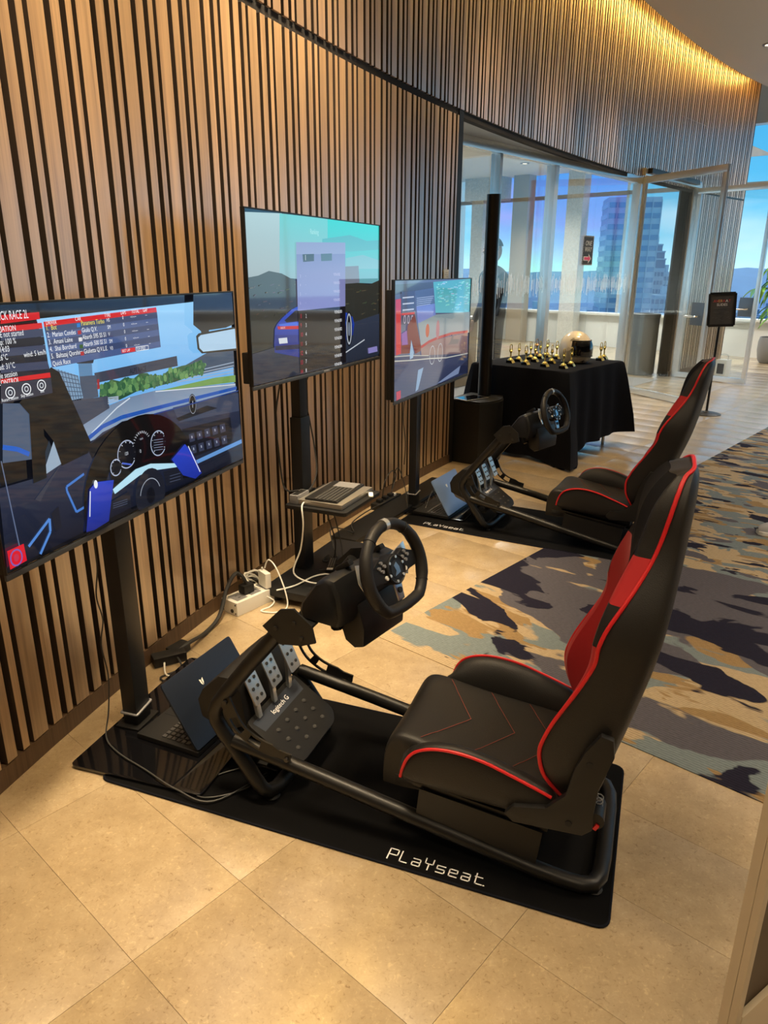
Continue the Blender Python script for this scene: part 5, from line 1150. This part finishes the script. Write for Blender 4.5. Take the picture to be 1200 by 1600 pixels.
for k, ((x, y), nm) in enumerate(zip(TP, TN)):
    o = tg if k == 0 else (trophy('copper gold', (0, 0, 0), 0, nm) if k == 5 else copy_tree(tg)); o.location = (x, y, .7525); o.rotation_euler.z = -.75 + .12*math.sin(k*2.3); o['label'] = nm
# ---- helmet
hd = math.radians(-50)
t = thing('racing_helmet', 'cream full-face racing helmet with dark visor among the trophies', 'helmet', (1.635, 6.30, .752), hd)
def hp(u, v, off=0.0):     # u around (0 = front), v height angle
    cu, su, cv, sv = math.cos(u), math.sin(u), math.cos(v), math.sin(v)
    x = (.150 + off)*cu*cv; y = (.122 + off)*su*cv; z = (.150 + off)*sv
    if z < -.01: m = min(1, (-.01 - z)/.09); x *= 1 + (.10*m if cu > 0 else .04*m); y *= 1 + .10*m
    return Vector((x, y, z + .118))
vs = [math.radians(a) for a in (-46, -41, -35, -29, -20, -10, 0, 10, 20, 29, 42, 55, 68, 80, 90)]; us = [2*PI*k/40 for k in range(40)]
rows = []
for v in vs:
    rows.append([hp(u, v) for u in us])
zb = rows[0]
for r in rows:
    for p in r: p.z = max(p.z, .010)
vis_u = [k for k in range(40) if min(k, 40-k) <= 8]; hole = set()
mb = MB(); vr = [[mb.bm.verts.new(p) for p in r] for r in rows]
for i in range(len(vs)-1):
    for k in range(40):
        c = min((k+.5), 40-(k+.5))
        if 4 <= i <= 8 and c < 8: continue
        mb.bm.faces.new((vr[i][k], vr[i][(k+1) % 40], vr[i+1][(k+1) % 40], vr[i+1][k]))
mb.build('shell', 'helmet cream', t, smooth='full')
mb = MB(); mb.grid([[hp(2*PI*k/40, vs[i], .003) for k in range(-8, 9)] for i in range(4, 10)]); mb.build('visor', 'black gloss glass', t, smooth='full')
mb = MB(); mb.tube([hp(2*PI*k/40, vs[4], .004) for k in range(-8, 9)] + [hp(2*PI*8/40, vs[i], .004) for i in (5, 6, 7, 8)] + [hp(2*PI*k/40, vs[9], .004) for k in range(8, -9, -1)] + [hp(-2*PI*8/40, vs[i], .004) for i in (8, 7, 6, 5)], .004, 6, closed=True); mb.build('visor_seal', 'rubber', t, smooth=True)
MB().tube([hp(u, vs[0], .001) for u in us], .006, 6, closed=True).build('rim_trim', 'dark frame', t, smooth=True)
for sg in (1, -1): MB().cyl(hp(sg*1.42, .05, -.004), hp(sg*1.42, .05, .007), .017, 14).build('visor_pivot', 'helmet cream', t, smooth=True)
mb = MB(); mb.tube([hp(-.30, -.66, .002), hp(-.42, -.60, .002), hp(-.62, -.70, .002)], .003, 6); mb.tube([hp(-.42, -.60, .002), hp(-.44, -.78, .002)], .003, 6); mb.build('chin_vent', 'dark frame', t)
mb = MB()
for j, (v0, u0, ln) in enumerate(((.66, -1.35, .20), (.58, -1.42, .62), (.51, -1.45, .36))):
    for k in range(int(ln/.045)):
        a = hp(u0 + k*.045, v0 + k*.002, .001); b = hp(u0 + k*.045 + .028, v0 + k*.002 + (.035 if k % 2 else .02), .001); mb.tube([a, b], .0016, 4)
stuff(mb.build('script_lettering', 'dark frame', t))
# ---- column loudspeaker: subwoofer box and tall column
t = thing('column_loudspeaker', 'tall thin black column loudspeaker on a rounded floor box', 'loudspeaker', (.775, 5.905, 0), math.radians(55))
pl = [(.21, .19), (-.21, .19)] + [(-.21 + .42*k/10, -.12 - .07*math.sin(PI*k/10)) for k in range(11)]
mb = MB(); mb.prism(pl, .50, (0, 0, .25), (1, 0, 0), (0, 1, 0)); mb.build('bass_box', 'black plastic', t, bevel=.012)
mb = MB(); mb.prism([(x*.97, y*.97) for x, y in pl], .012, (0, 0, .506), (1, 0, 0), (0, 1, 0)); mb.build('top_lid', 'black satin', t, bevel=.003)
col = [(.05*math.cos(a), .055*math.sin(a)) for a in [2*PI*k/20 for k in range(20)]]
mb = MB(); mb.prism(col, 1.545, (.13, .02, .512 + .7725), (1, 0, 0), (0, 1, 0)); cl = mb.build('column', mat('column black', (.010, .010, .012), .28), t, smooth=True)
for z in (.95, 1.48): MB().tube([(.13 + .0505*math.cos(a), .02 + .0555*math.sin(a), z) for a in [2*PI*k/20 for k in range(20)]], .0015, 5, closed=True).build('joint_ring', 'matte black', cl, smooth=True)
for z in (.80, 1.1, 1.28, 1.62, 1.78, 1.92): mb = MB(); mb.box((.178, -.005, z), (.006, .012, .06)); mb.build('grille_clip', 'grey plastic', cl, bevel=.001)
t = thing('tablet', 'thin silver tablet lying on the black loudspeaker box', 'tablet', (.70, 5.86, .513), math.radians(40))
mb = MB(); mb.box((0, 0, .004), (.26, .17, .007)); mb.build('body', 'laptop silver', t, bevel=.003); mb = MB(); mb.box((0, 0, .0078), (.235, .15, .0006)); mb.build('screen', 'black gloss glass', t)
# ---- sign on a stand by the doors
t = thing('sign_stand', 'small black framed notice on a thin floor stand by the open doors', 'sign', (3.58, 7.95, 0), math.radians(-18))
MB().lathe([(0, 0), (.15, 0), (.152, .006), (.13, .016), (.03, .024), (.018, .04), (0, .04)], n=28).build('base_disc', 'black metal', t, smooth=True)
MB().cyl((0, 0, .03), (0, 0, .98), .013, 12).build('pole', 'black metal', t, smooth=True)
tl = math.radians(-9)
def SGN(x, z, y=0.0): v = Matrix.Rotation(math.radians(-3), 3, 'Y') @ (Matrix.Rotation(tl, 3, 'X') @ Vector((x, y, z))); return v + Vector((0, -.01, 1.12))
w, h = .125, .165
mb = MB(); mb.prism([(-w, -h), (w, -h), (w, h), (-w, h)], .014, SGN(0, 0), SGN(1, 0) - SGN(0, 0), SGN(0, 1) - SGN(0, 0)); bd = mb.build('board', mat('notice dark', (.05, .047, .045), .5), t)
fr = [SGN(-w, -h, -.006), SGN(w, -h, -.006), SGN(w, h, -.006), SGN(-w, h, -.006)]
for a, b in zip(fr, fr[1:] + fr[:1]): mb = MB(); mb.bar(a, b, .026, .020, SGN(0, 0) - SGN(0, 0, 1)); mb.build('frame_strip', 'black satin', t, bevel=.002)
sm = (Matrix((SGN(1, 0) - SGN(0, 0), SGN(0, 1) - SGN(0, 0), SGN(0, 0, -1) - SGN(0, 0))).transposed()).to_4x4()
def sign_text(txt, x, z, size, m, par=bd):
    me = text_mesh(txt, size, .0002, 1.0, align='CENTER'); me.materials.append(MATS[m]); o = link('lettering', me, par); o.matrix_local = Matrix.Translation(SGN(x, z, -.0078)) @ sm
mat('print red', (.60, .05, .05), .6); mat('print orange', (.75, .35, .10), .6); mat('print grey', (.35, .35, .35), .6); mat('print pink', (.85, .10, .25), .6)
sign_text('AV', -.062, .075, .040, 'print red'); sign_text('ER', -.018, .075, .040, 'print orange'); sign_text('K', .020, .075, .040, 'print red'); sign_text('A', .044, .075, .040, 'white print'); sign_text('T', .070, .075, .040, 'print red')
sign_text('SLIDES', 0, .038, .036, 'white print')
mb = MB()
for z, a, b in ((.118, -.06, .06), (.015, -.08, .08), (.002, -.075, .07), (-.010, -.03, .03), (-.028, -.08, .07), (-.042, -.05, .05)): mb.bar(SGN(a, z, -.0078), SGN(b, z, -.0078), .0004, .003, SGN(0, 0, -1) - SGN(0, 0))
for x, z in ((-.075, -.085), (-.05, -.088), (.0, -.075), (.012, -.065), (-.01, -.105), (.01, -.115), (.06, -.085), (.08, -.095), (.075, -.08)): mb.bar(SGN(x-.009, z, -.0078), SGN(x+.009, z+.004, -.0078), .0004, .006, SGN(0, 0, -1) - SGN(0, 0))
mb.build('small_print', 'print grey', bd)
# ---- one-way sticker on the glass
t = thing('one_way_sign', 'black one way sticker with checkered border and pink arrow on the glass', 'sign', RS(7.95, GS - .009, 1.72), ANG1)
def OW(x, z, y=0.0): return Vector((x, y, z))
mb = MB(); mb.prism([(-.125, -.155), (.125, -.155), (.125, .155), (-.125, .155)], .002, (0, 0, 0), (1, 0, 0), (0, 0, 1)); bd2 = mb.build('board', mat('sticker grey', (.05, .055, .065), .6), t)
mb = MB()
for k in range(12):
    for zz in (-.149, .149):
        x = -.12 + k*.0218; z = zz + (.004 if k % 2 else -.004); mb.box((x, -.0014, z), (.011, .0008, .008))
for k in range(16):
    for xx in (-.119, .119):
        z = -.145 + k*.0194; x = xx + (.004 if k % 2 else -.004); mb.box((x, -.0014, z), (.008, .0008, .010))
mb.build('checker_border', 'white print', bd2)
for tx, z in (('ONE', .052), ('WAY', -.012)):
    me = text_mesh(tx, .074, .0003, 1.0, .2, 'CENTER'); me.materials.append(MATS['white print']); o = link('lettering', me, bd2); o.matrix_local = Matrix.Translation((0, -.0016, z)) @ Matrix.Rotation(PI/2, 4, 'X')
ar = [(-.085, -.018), (.02, -.018), (.02, -.042), (.082, 0), (.02, .042), (.02, .018), (-.085, .018)]
mb = MB(); mb.prism([(x*1.12, z*1.25 - .085) for x, z in ar], .0008, (0, -.0014, 0), (1, 0, 0), (0, 0, 1)); mb.build('arrow_outline', 'white print', bd2)
mb = MB(); mb.prism([(x*.92, z*.8 - .085) for x, z in ar], .0008, (0, -.0022, 0), (1, 0, 0), (0, 0, 1)); mb.build('arrow', 'print pink', bd2)
# ---- white card on the slats beside the glass
ca = 151.85
t = thing('wall_plate', 'small white card fixed to the slats beside the glass partition', 'sign', wall(ca, -.006, 1.455), wall_rot(ca))
mb = MB(); mb.box((0, -.0, 0), (.085, .006, .105)); mb.build('card', 'white plastic', t, bevel=.001)
mb = MB()
for k, (a, b) in enumerate(((-.03, .012), (-.03, .026), (-.03, .0), (-.03, .02))): mb.box(((a+b)/2, .0034, .03 - k*.014), (b-a, .0006, .003)); mb.box(((a+b)/2, -.0034, .03 - k*.014), (b-a, .0006, .003))
mb.build('printed_lines', 'print grey', t)
# ---- bin, box
t = thing('waste_bin', 'tall round dark grey bin behind the glass door opening', 'bin', (3.93, 11.22, 0), 0)
MB().lathe([(0, .002), (.185, .002), (.205, .03), (.205, .85), (.20, .862)], n=32).build('body', mat('bin grey', (.10, .12, .13), .45), t, smooth=True)
MB().lathe([(.212, .85), (.214, .895), (.200, .906), (.13, .906), (.125, .87), (0, .87)], n=32).build('lid_ring', 'bin grey', t, smooth=True)
t = thing('white_box', 'small white box with a dark front and wire handle behind the door', 'box', (5.07, 10.93, 0), math.radians(-50))
mb = MB(); mb.box((0, 0, .13), (.16, .16, .26)); mb.build('body', 'white plastic', t, bevel=.006)
mb = MB(); mb.box((0, -.081, .13), (.10, .004, .15)); mb.build('dark_panel', 'dark frame', t)
MB().tube(smooth_path([(-.06, 0, .26), (-.05, 0, .33), (.05, 0, .33), (.06, 0, .26)], 4), .004, 6).build('handle', 'brushed steel', t, smooth=True)
t = thing('reception_desk', 'tan panelled desk end seen through the left glass pane', 'desk', (1.15, 9.75, 0), ANG1)
mat('tan panel', (.42, .30, .18), .6)
mb = MB(); mb.box((-.15, .4, .45), (.9, .55, .88)); mb.build('body', 'tan panel', t, bevel=.004); mb = MB(); mb.box((-.15, .4, .905), (.94, .6, .03)); mb.build('worktop', 'white plastic', t, bevel=.004)
# ---- potted plant by the far window
t = thing('potted_plant', 'leafy green plant in a tall grey pot by the far window', 'plant', (6.68, 12.72, 0), 0)
MB().lathe([(0, .004), (.15, .004), (.19, .06), (.215, .22), (.215, .36), (.195, .44), (.18, .44), (.185, .40), (0, .40)], n=28).build('pot', 'pot grey', t, smooth=True)
MB().lathe([(.184, .402), (.10, .415), (0, .42)], n=18).build('soil', 'soil', t, smooth=True)
rp = random.Random(3)
def leaf_mesh(L, W, droop, m):
    rows = []
    for i in range(9):
        u = i/8; w = W*math.sin(PI*min(1, u*.94 + .05))**.8*(1 - .25*u); x = L*u; z = -droop*L*u*u
        rows.append([Vector((x, -w/2, z + .012)), Vector((x, -w/4, z + .002)), Vector((x, 0, z - .006)), Vector((x, w/4, z + .002)), Vector((x, w/2, z + .012))])
    mb = MB(); mb.grid(rows); return mb.mesh('leaf', m, smooth='full')
lm = [leaf_mesh(.26, .075, .45, 'leaf green'), leaf_mesh(.22, .07, .7, 'leaf green'), leaf_mesh(.24, .08, .6, 'leaf bright')]
stems = [((.0, .0), (-.30, -.10), 1.62), ((.02, .03), (-.12, -.28), 1.50), ((-.03, .0), (.20, .10), 1.72), ((.0, -.03), (-.42, .02), 1.28), ((.03, 0), (.12, -.26), 1.2), ((-.02, .02), (-.26, -.20), .98), ((.0, .02), (-.05, .25), 1.4)]
for k, (b0, tip, zt) in enumerate(stems):
    path = smooth_path([(b0[0], b0[1], .40), (b0[0] + tip[0]*.15, b0[1] + tip[1]*.15, .40 + (zt-.40)*.55), (tip[0]*.55, tip[1]*.55, zt - .04), (tip[0], tip[1], zt - .06)], 5)
    st = MB().tube(path, [.010 - .006*i/len(path) for i in range(len(path))], 6).build('stem', 'leaf green', t, smooth=True)
    for i in range(6, len(path), 1):
        p = path[i]; o = link('leaf', lm[(i + k) % 3], st); o.location = p
        yaw = math.atan2(tip[1], tip[0]) + (1.1 if i % 2 else -1.1)*(.5 + .5*rp.random()); o.rotation_euler = (rp.uniform(-.3, .3), rp.uniform(.1, .7), yaw)
# ---- shoe on the carpet at the right edge
t = thing('sneaker', 'grey sneaker toe on the carpet at the right edge', 'shoe', (2.39, 4.06, .004), math.radians(172))
so = []
def shoe_ring(x, w, h, z0=.022): return [Vector((x, w*math.cos(a)/2, z0 + max(0, h*math.sin(a)))) for a in [PI*k/8 for k in range(9)]]
sec = [(-.15, .060, .085), (-.12, .075, .10), (-.07, .078, .105), (-.02, .084, .085), (.04, .092, .065), (.09, .088, .052), (.125, .07, .040), (.142, .035, .02)]
mb = MB(); mb.grid([shoe_ring(*s_) for s_ in sec]); mb.build('upper', mat('sneaker grey', (.34, .35, .37), .8), t, smooth='full', subsurf=1)
mb = MB(); pl = [(x, w/2+.004) for x, w, h in sec] + [(x, -w/2-.004) for x, w, h in reversed(sec)]; mb.prism(pl, .024, (0, 0, .012), (1, 0, 0), (0, 1, 0)); mb.build('sole', 'white plastic', t, bevel=.004)
MB().tube([hp_ for hp_ in [(-.12 + .03*math.cos(a), .030*math.sin(a), .115) for a in [2*PI*k/14 for k in range(14)]]], .008, 6, closed=True).build('collar', 'sneaker grey', t, smooth=True)
for k in range(4): x = -.04 + k*.025; MB().tube([(x, -.022, .100 - k*.010), (x, 0, .108 - k*.011), (x, .022, .100 - k*.010)], .003, 5).build('lace', 'white plastic', t, smooth=True)
# ---- person in dark clothes behind the glass
def person(loc, rz, label):
    t = thing('person', label, 'person', loc, rz)
    me = bpy.data.meshes.new('body')
    J = [(0, 0, .98), (0, 0, 1.22), (0, 0, 1.46), (.01, 0, 1.56), (0, .10, .95), (.01, .11, .52), (0, .11, .09), (.09, .12, .04), (0, -.10, .95), (.03, -.11, .52), (.0, -.11, .09), (.09, -.12, .04),
         (0, .19, 1.44), (.0, .23, 1.15), (.10, .20, .93), (0, -.19, 1.44), (.0, -.23, 1.15), (.12, -.20, .95)]
    Ed = [(0, 1), (1, 2), (2, 3), (0, 4), (4, 5), (5, 6), (6, 7), (0, 8), (8, 9), (9, 10), (10, 11), (2, 12), (12, 13), (13, 14), (2, 15), (15, 16), (16, 17)]
    R = [.15, .14, .15, .055, .10, .07, .045, .04, .10, .07, .045, .04, .07, .05, .035, .07, .05, .035]
    me.from_pydata(J, Ed, []); o = link('body', me, t); o.modifiers.new('sk', 'SKIN')
    for v, r in zip(me.skin_vertices[0].data, R): v.radius = (r, r*1.05)
    me.skin_vertices[0].data[0].use_root = True
    sb = o.modifiers.new('sub', 'SUBSURF'); sb.levels = sb.render_levels = 2; me.materials.append(mat('dark clothing', (.03, .033, .04), .9))
    mat('skin', (.42, .25, .17), .6)
    rows = []
    for i in range(13):
        v = -PI/2 + PI*i/12
        rows.append([Vector(((.098 + (.012 if math.cos(u) > .8 and -.5 < v < .1 else 0))*math.cos(v)*math.cos(u) + .02, .078*math.cos(v)*math.sin(u), 1.70 + .125*math.sin(v))) for u in [2*PI*k/20 for k in range(20)]])
    mb = MB(); mb.grid(rows, True); hdo = mb.build('head', 'skin', t, smooth='full')
    MB().tube([(.115, 0, 1.715), (.137, 0, 1.685), (.118, 0, 1.672)], [.008, .014, .010], 8).build('nose', 'skin', hdo, smooth=True)
    for sg in (1, -1):
        MB().lathe([(0, -.01), (.011, -.004), (.012, .004), (0, .01)], (.108, sg*.032, 1.715), 10).build('eye', 'matte black', hdo, smooth=True)
        MB().lathe([(0, -.03), (.014, -.015), (.016, .01), (.006, .03), (0, .032)], (.02, sg*.080, 1.70), 10).build('ear', 'skin', hdo, smooth=True)
    mb = MB(); mb.grid([[Vector((p.x*1.06 - .012, p.y*1.09, p.z + .012)) for p in r] for r in rows[7:]], True); mb.build('hair', 'matte black', t, smooth='full')
    for sg in (1, -1):
        b = Vector((.11 if sg > 0 else .13, sg*.20, .92 if sg > 0 else .94)); hnd = MB().lathe([(0, -.045), (.028, -.03), (.032, .0), (.024, .03), (0, .04)], b, 10, .6, 1.0).build('hand', 'skin', t, smooth=True)
        for k in range(4): MB().tube([b + Vector((0, -.022 + k*.015, -.03)), b + Vector((.008, -.024 + k*.016, -.065)), b + Vector((.022, -.023 + k*.015, -.085 - .006*(k in (1, 2))))], [.009, .008, .006], 6).build('finger', 'skin', hnd, smooth=True)
        MB().tube([b + Vector((.02, 0, .0)), b + Vector((.04, 0, -.025)), b + Vector((.044, 0, -.045))], [.010, .009, .007], 6).build('thumb', 'skin', hnd, smooth=True)
    return t
person((1.165, 8.13, .004), math.radians(200), 'person in dark clothes standing behind the left glass pane')
# ---- beige wall end close to the camera at the right
a0 = Vector((.640, .955, 0)); dr = Vector((.93, .36, 0)).normalized(); nn = Vector((dr.y, -dr.x, 0))
mb = MB(); mb.bar(a0 + dr*.30 + Vector((0, 0, .75)) - nn*.045, a0 + dr*.301 + Vector((0, 0, .75)) - nn*.045, .08, .1); mb.bm.clear()
def wb(x0, x1, z0, z1, y0, y1, m, name='wall_near', bev=.0):
    mb = MB(); c = a0 + dr*(x0+x1)/2 - nn*(y0+y1)/2 + Vector((0, 0, (z0+z1)/2)); mb.box((0, 0, 0), (x1-x0, y1-y0, z1-z0)); o = mb.build(name, m, bevel=bev); o.location = c; o.rotation_euler.z = math.atan2(dr.y, dr.x); return o
mat('shaded recess', (.085, .058, .034), .6)  # dark brown stands in for shade on the recessed face
wn_ = struct(wb(0, .55, 0, 1.25, .006, .026, 'beige paint', 'wall_near', .003)); struct(wb(.013, .55, .0, 1.2, .001, .006, 'shaded recess', 'trim_13'))
struct(wb(0, .013, 0, 1.25, -.010, .006, 'beige paint', 'trim_11', .003))
mb = MB(); mb.prism([(.013, 0), (.55, 0), (.55, .55), (.013, .215)], .012, a0 + nn*.006, dr, (0, 0, 1)); struct(mb.build('trim_12', 'beige paint', bevel=.003))
# ============================================================ OUTSIDE: city far below, towers, ridge, haze put into their colours
def city_mat():
    m, nt, b = nmat('hazy city ground'); g = nt.nodes.new('ShaderNodeNewGeometry')
    v = nt.nodes.new('ShaderNodeTexVoronoi'); v.inputs['Scale'].default_value = .045; n = nt.nodes.new('ShaderNodeTexNoise'); n.inputs['Scale'].default_value = .02; n.inputs['Detail'].default_value = 8
    lnk(nt, g.outputs['Position'], v.inputs['Vector']); lnk(nt, g.outputs['Position'], n.inputs['Vector'])
    a = nt.nodes.new('ShaderNodeMixRGB'); a.inputs[0].default_value = .5; lnk(nt, v.outputs['Color'], a.inputs[1]); lnk(nt, n.outputs['Fac'], a.inputs[2])
    s = nt.nodes.new('ShaderNodeSeparateColor'); lnk(nt, a.outputs[0], s.inputs[0])
    c = ramp(nt, s.outputs[0], [(.3, (.05, .12, .24)), (.55, (.10, .22, .38)), (.72, (.22, .36, .50)), (.85, (.5, .6, .68))]); lnk(nt, c, b.inputs['Base Color']); b.inputs['Roughness'].default_value = .9; MATS['city'] = m  # blue distance haze put into the ground colours
city_mat()
ZG = -150.0
mb = MB(); mb.quad((-3000, 40, ZG), (3600, 40, ZG), (3600, 4200, ZG), (-3000, 4200, ZG)); o = mb.build('ground_city', 'city'); o['kind'] = 'structure'
mat('hazy ridge', (.10, .20, .36), .95, noise=.25, nscale=.01)  # ridge colour carries painted blue haze
rr = random.Random(5); rows = []
for j, (y, f) in enumerate(((3300, 0), (3600, .7), (3900, 1), (4150, .6))):
    rows.append([Vector((-2800 + i*130, y + 60*math.sin(i*.9), ZG + f*(158 + 9*math.sin(i*.35 + 1) + 5*math.sin(i*1.1) + 4*math.sin(i*2.3)))) for i in range(50)])
mb = MB(); mb.grid(rows); o = mb.build('hills', 'hazy ridge', smooth='full'); o['kind'] = 'structure'
mat('tower glass', (.10, .25, .42), .2, .2); mat('tower frame', (.34, .48, .58), .6); mat('tower haze blue', (.10, .19, .32), .5); mat('tower pale', (.40, .52, .62), .7)  # facade colours bluish, distance haze painted in
mat('emblem red', (.85, .12, .10), .5)
def tower(x, y, w, d, ztop, label, fm, wm, floors=14, bays=7, rz=0.0, tiers=()):
    t = thing('office_tower', label, 'building', (x, y, ZG), rz, None); H = ztop - ZG
    mb = MB(); mb.box((0, 0, H/2), (w, d, H)); mb.build('walls', fm, t)
    fh = min(4.2, 110/floors)
    for k in range(floors):
        z = H - 3 - k*fh; mb = MB(); mb.box((0, 0, z), (w + .5, d + .5, fh*.48)); mb.build('window_band', wm, t)
    for k in range(bays+1):
        mb = MB(); mb.box((-w/2 + w*k/bays, -d/2 - .35, H - floors*fh/2 - 1), (.35, .4, floors*fh)); mb.build('pier', fm, t)
    z = H
    for (tw, th, tx) in tiers:
        mb = MB(); mb.box((tx, 0, z + th/2), (tw, d*tw/w, th)); mb.build('upper_tier', wm, t); mb = MB(); mb.box((tx, 0, z + th), (tw + .6, d*tw/w + .6, .7)); mb.build('roof_edge', fm, t); z += th
    mb = MB(); mb.box((w*.1, 0, z + 2), (w*.25, d*.25, 4)); mb.build('roof_plant', fm, t); return t, H, z
T1 = tower(104, 330, 21, 18, 30.5, 'tall pale blue glass tower seen through the middle panes', 'tower frame', 'tower glass', 24, 6, math.radians(-8))
t2, H2, z2 = tower(139, 400, 13.4, 13, 3.2, 'stepped blue tower with a red emblem seen through the doorway', 'tower frame', 'tower haze blue', 12, 8, math.radians(-14), ((12.6, 4.4, .6), (12.0, 3.6, .2), (10.4, 3.4, -.4)))
mb = MB(); mb.box((-.2, -6.9, H2 + 2.4), (3.0, .3, 3.0)); mb.build('emblem', 'emblem red', t2)
me = text_mesh('WC', 3.4, .05); me.materials.append(MATS['white print']); o = link('lettering', me, t2); o.matrix_local = Matrix.Translation((-5.2, -7.3, H2 - 3.0)) @ Matrix.Rotation(PI/2, 4, 'X')
mb = MB(); mb.cyl((-1.5, 0, z2), (-1.5, 0, z2 + 8), .15, 6); mb.build('mast', 'tower frame', t2)
tower(151, 410, 6, 12, 1.0, 'narrow blue block right of the stepped tower', 'tower frame', 'tower haze blue', 12, 3)
tower(60, 300, 22, 18, -14, 'low blue office block left of the tall glass tower', 'tower frame', 'tower haze blue', 10, 6)
tower(132, 360, 9, 10, -9, 'low slate block in front of the stepped tower', 'tower frame', 'tower haze blue', 10, 4)
tower(30, 340, 26, 20, -26, 'wide pale block low behind the left glass pane', 'tower pale', 'tower haze blue', 8, 8)
tower(96, 250, 14, 12, -12, 'short grey roofed block below the tall glass tower', 'tower pale', 'tower glass', 8, 5)
mb = MB(); rc = random.Random(8)
for k in range(900):
    y = rc.uniform(420, 2800); x = y*rc.uniform(.02, .75); h = rc.uniform(6, 22) if rc.random() < .93 else rc.uniform(30, 70); mb.box((x, y, ZG + h/2), (rc.uniform(12, 34), rc.uniform(12, 34), h))
stuff(mb.build('distant_buildings', mat('hazy city blocks', (.20, .32, .44), .9, noise=.5, nscale=.02)))  # blocks tinted blue in place of real haze
# ============================================================ OUTSIDE
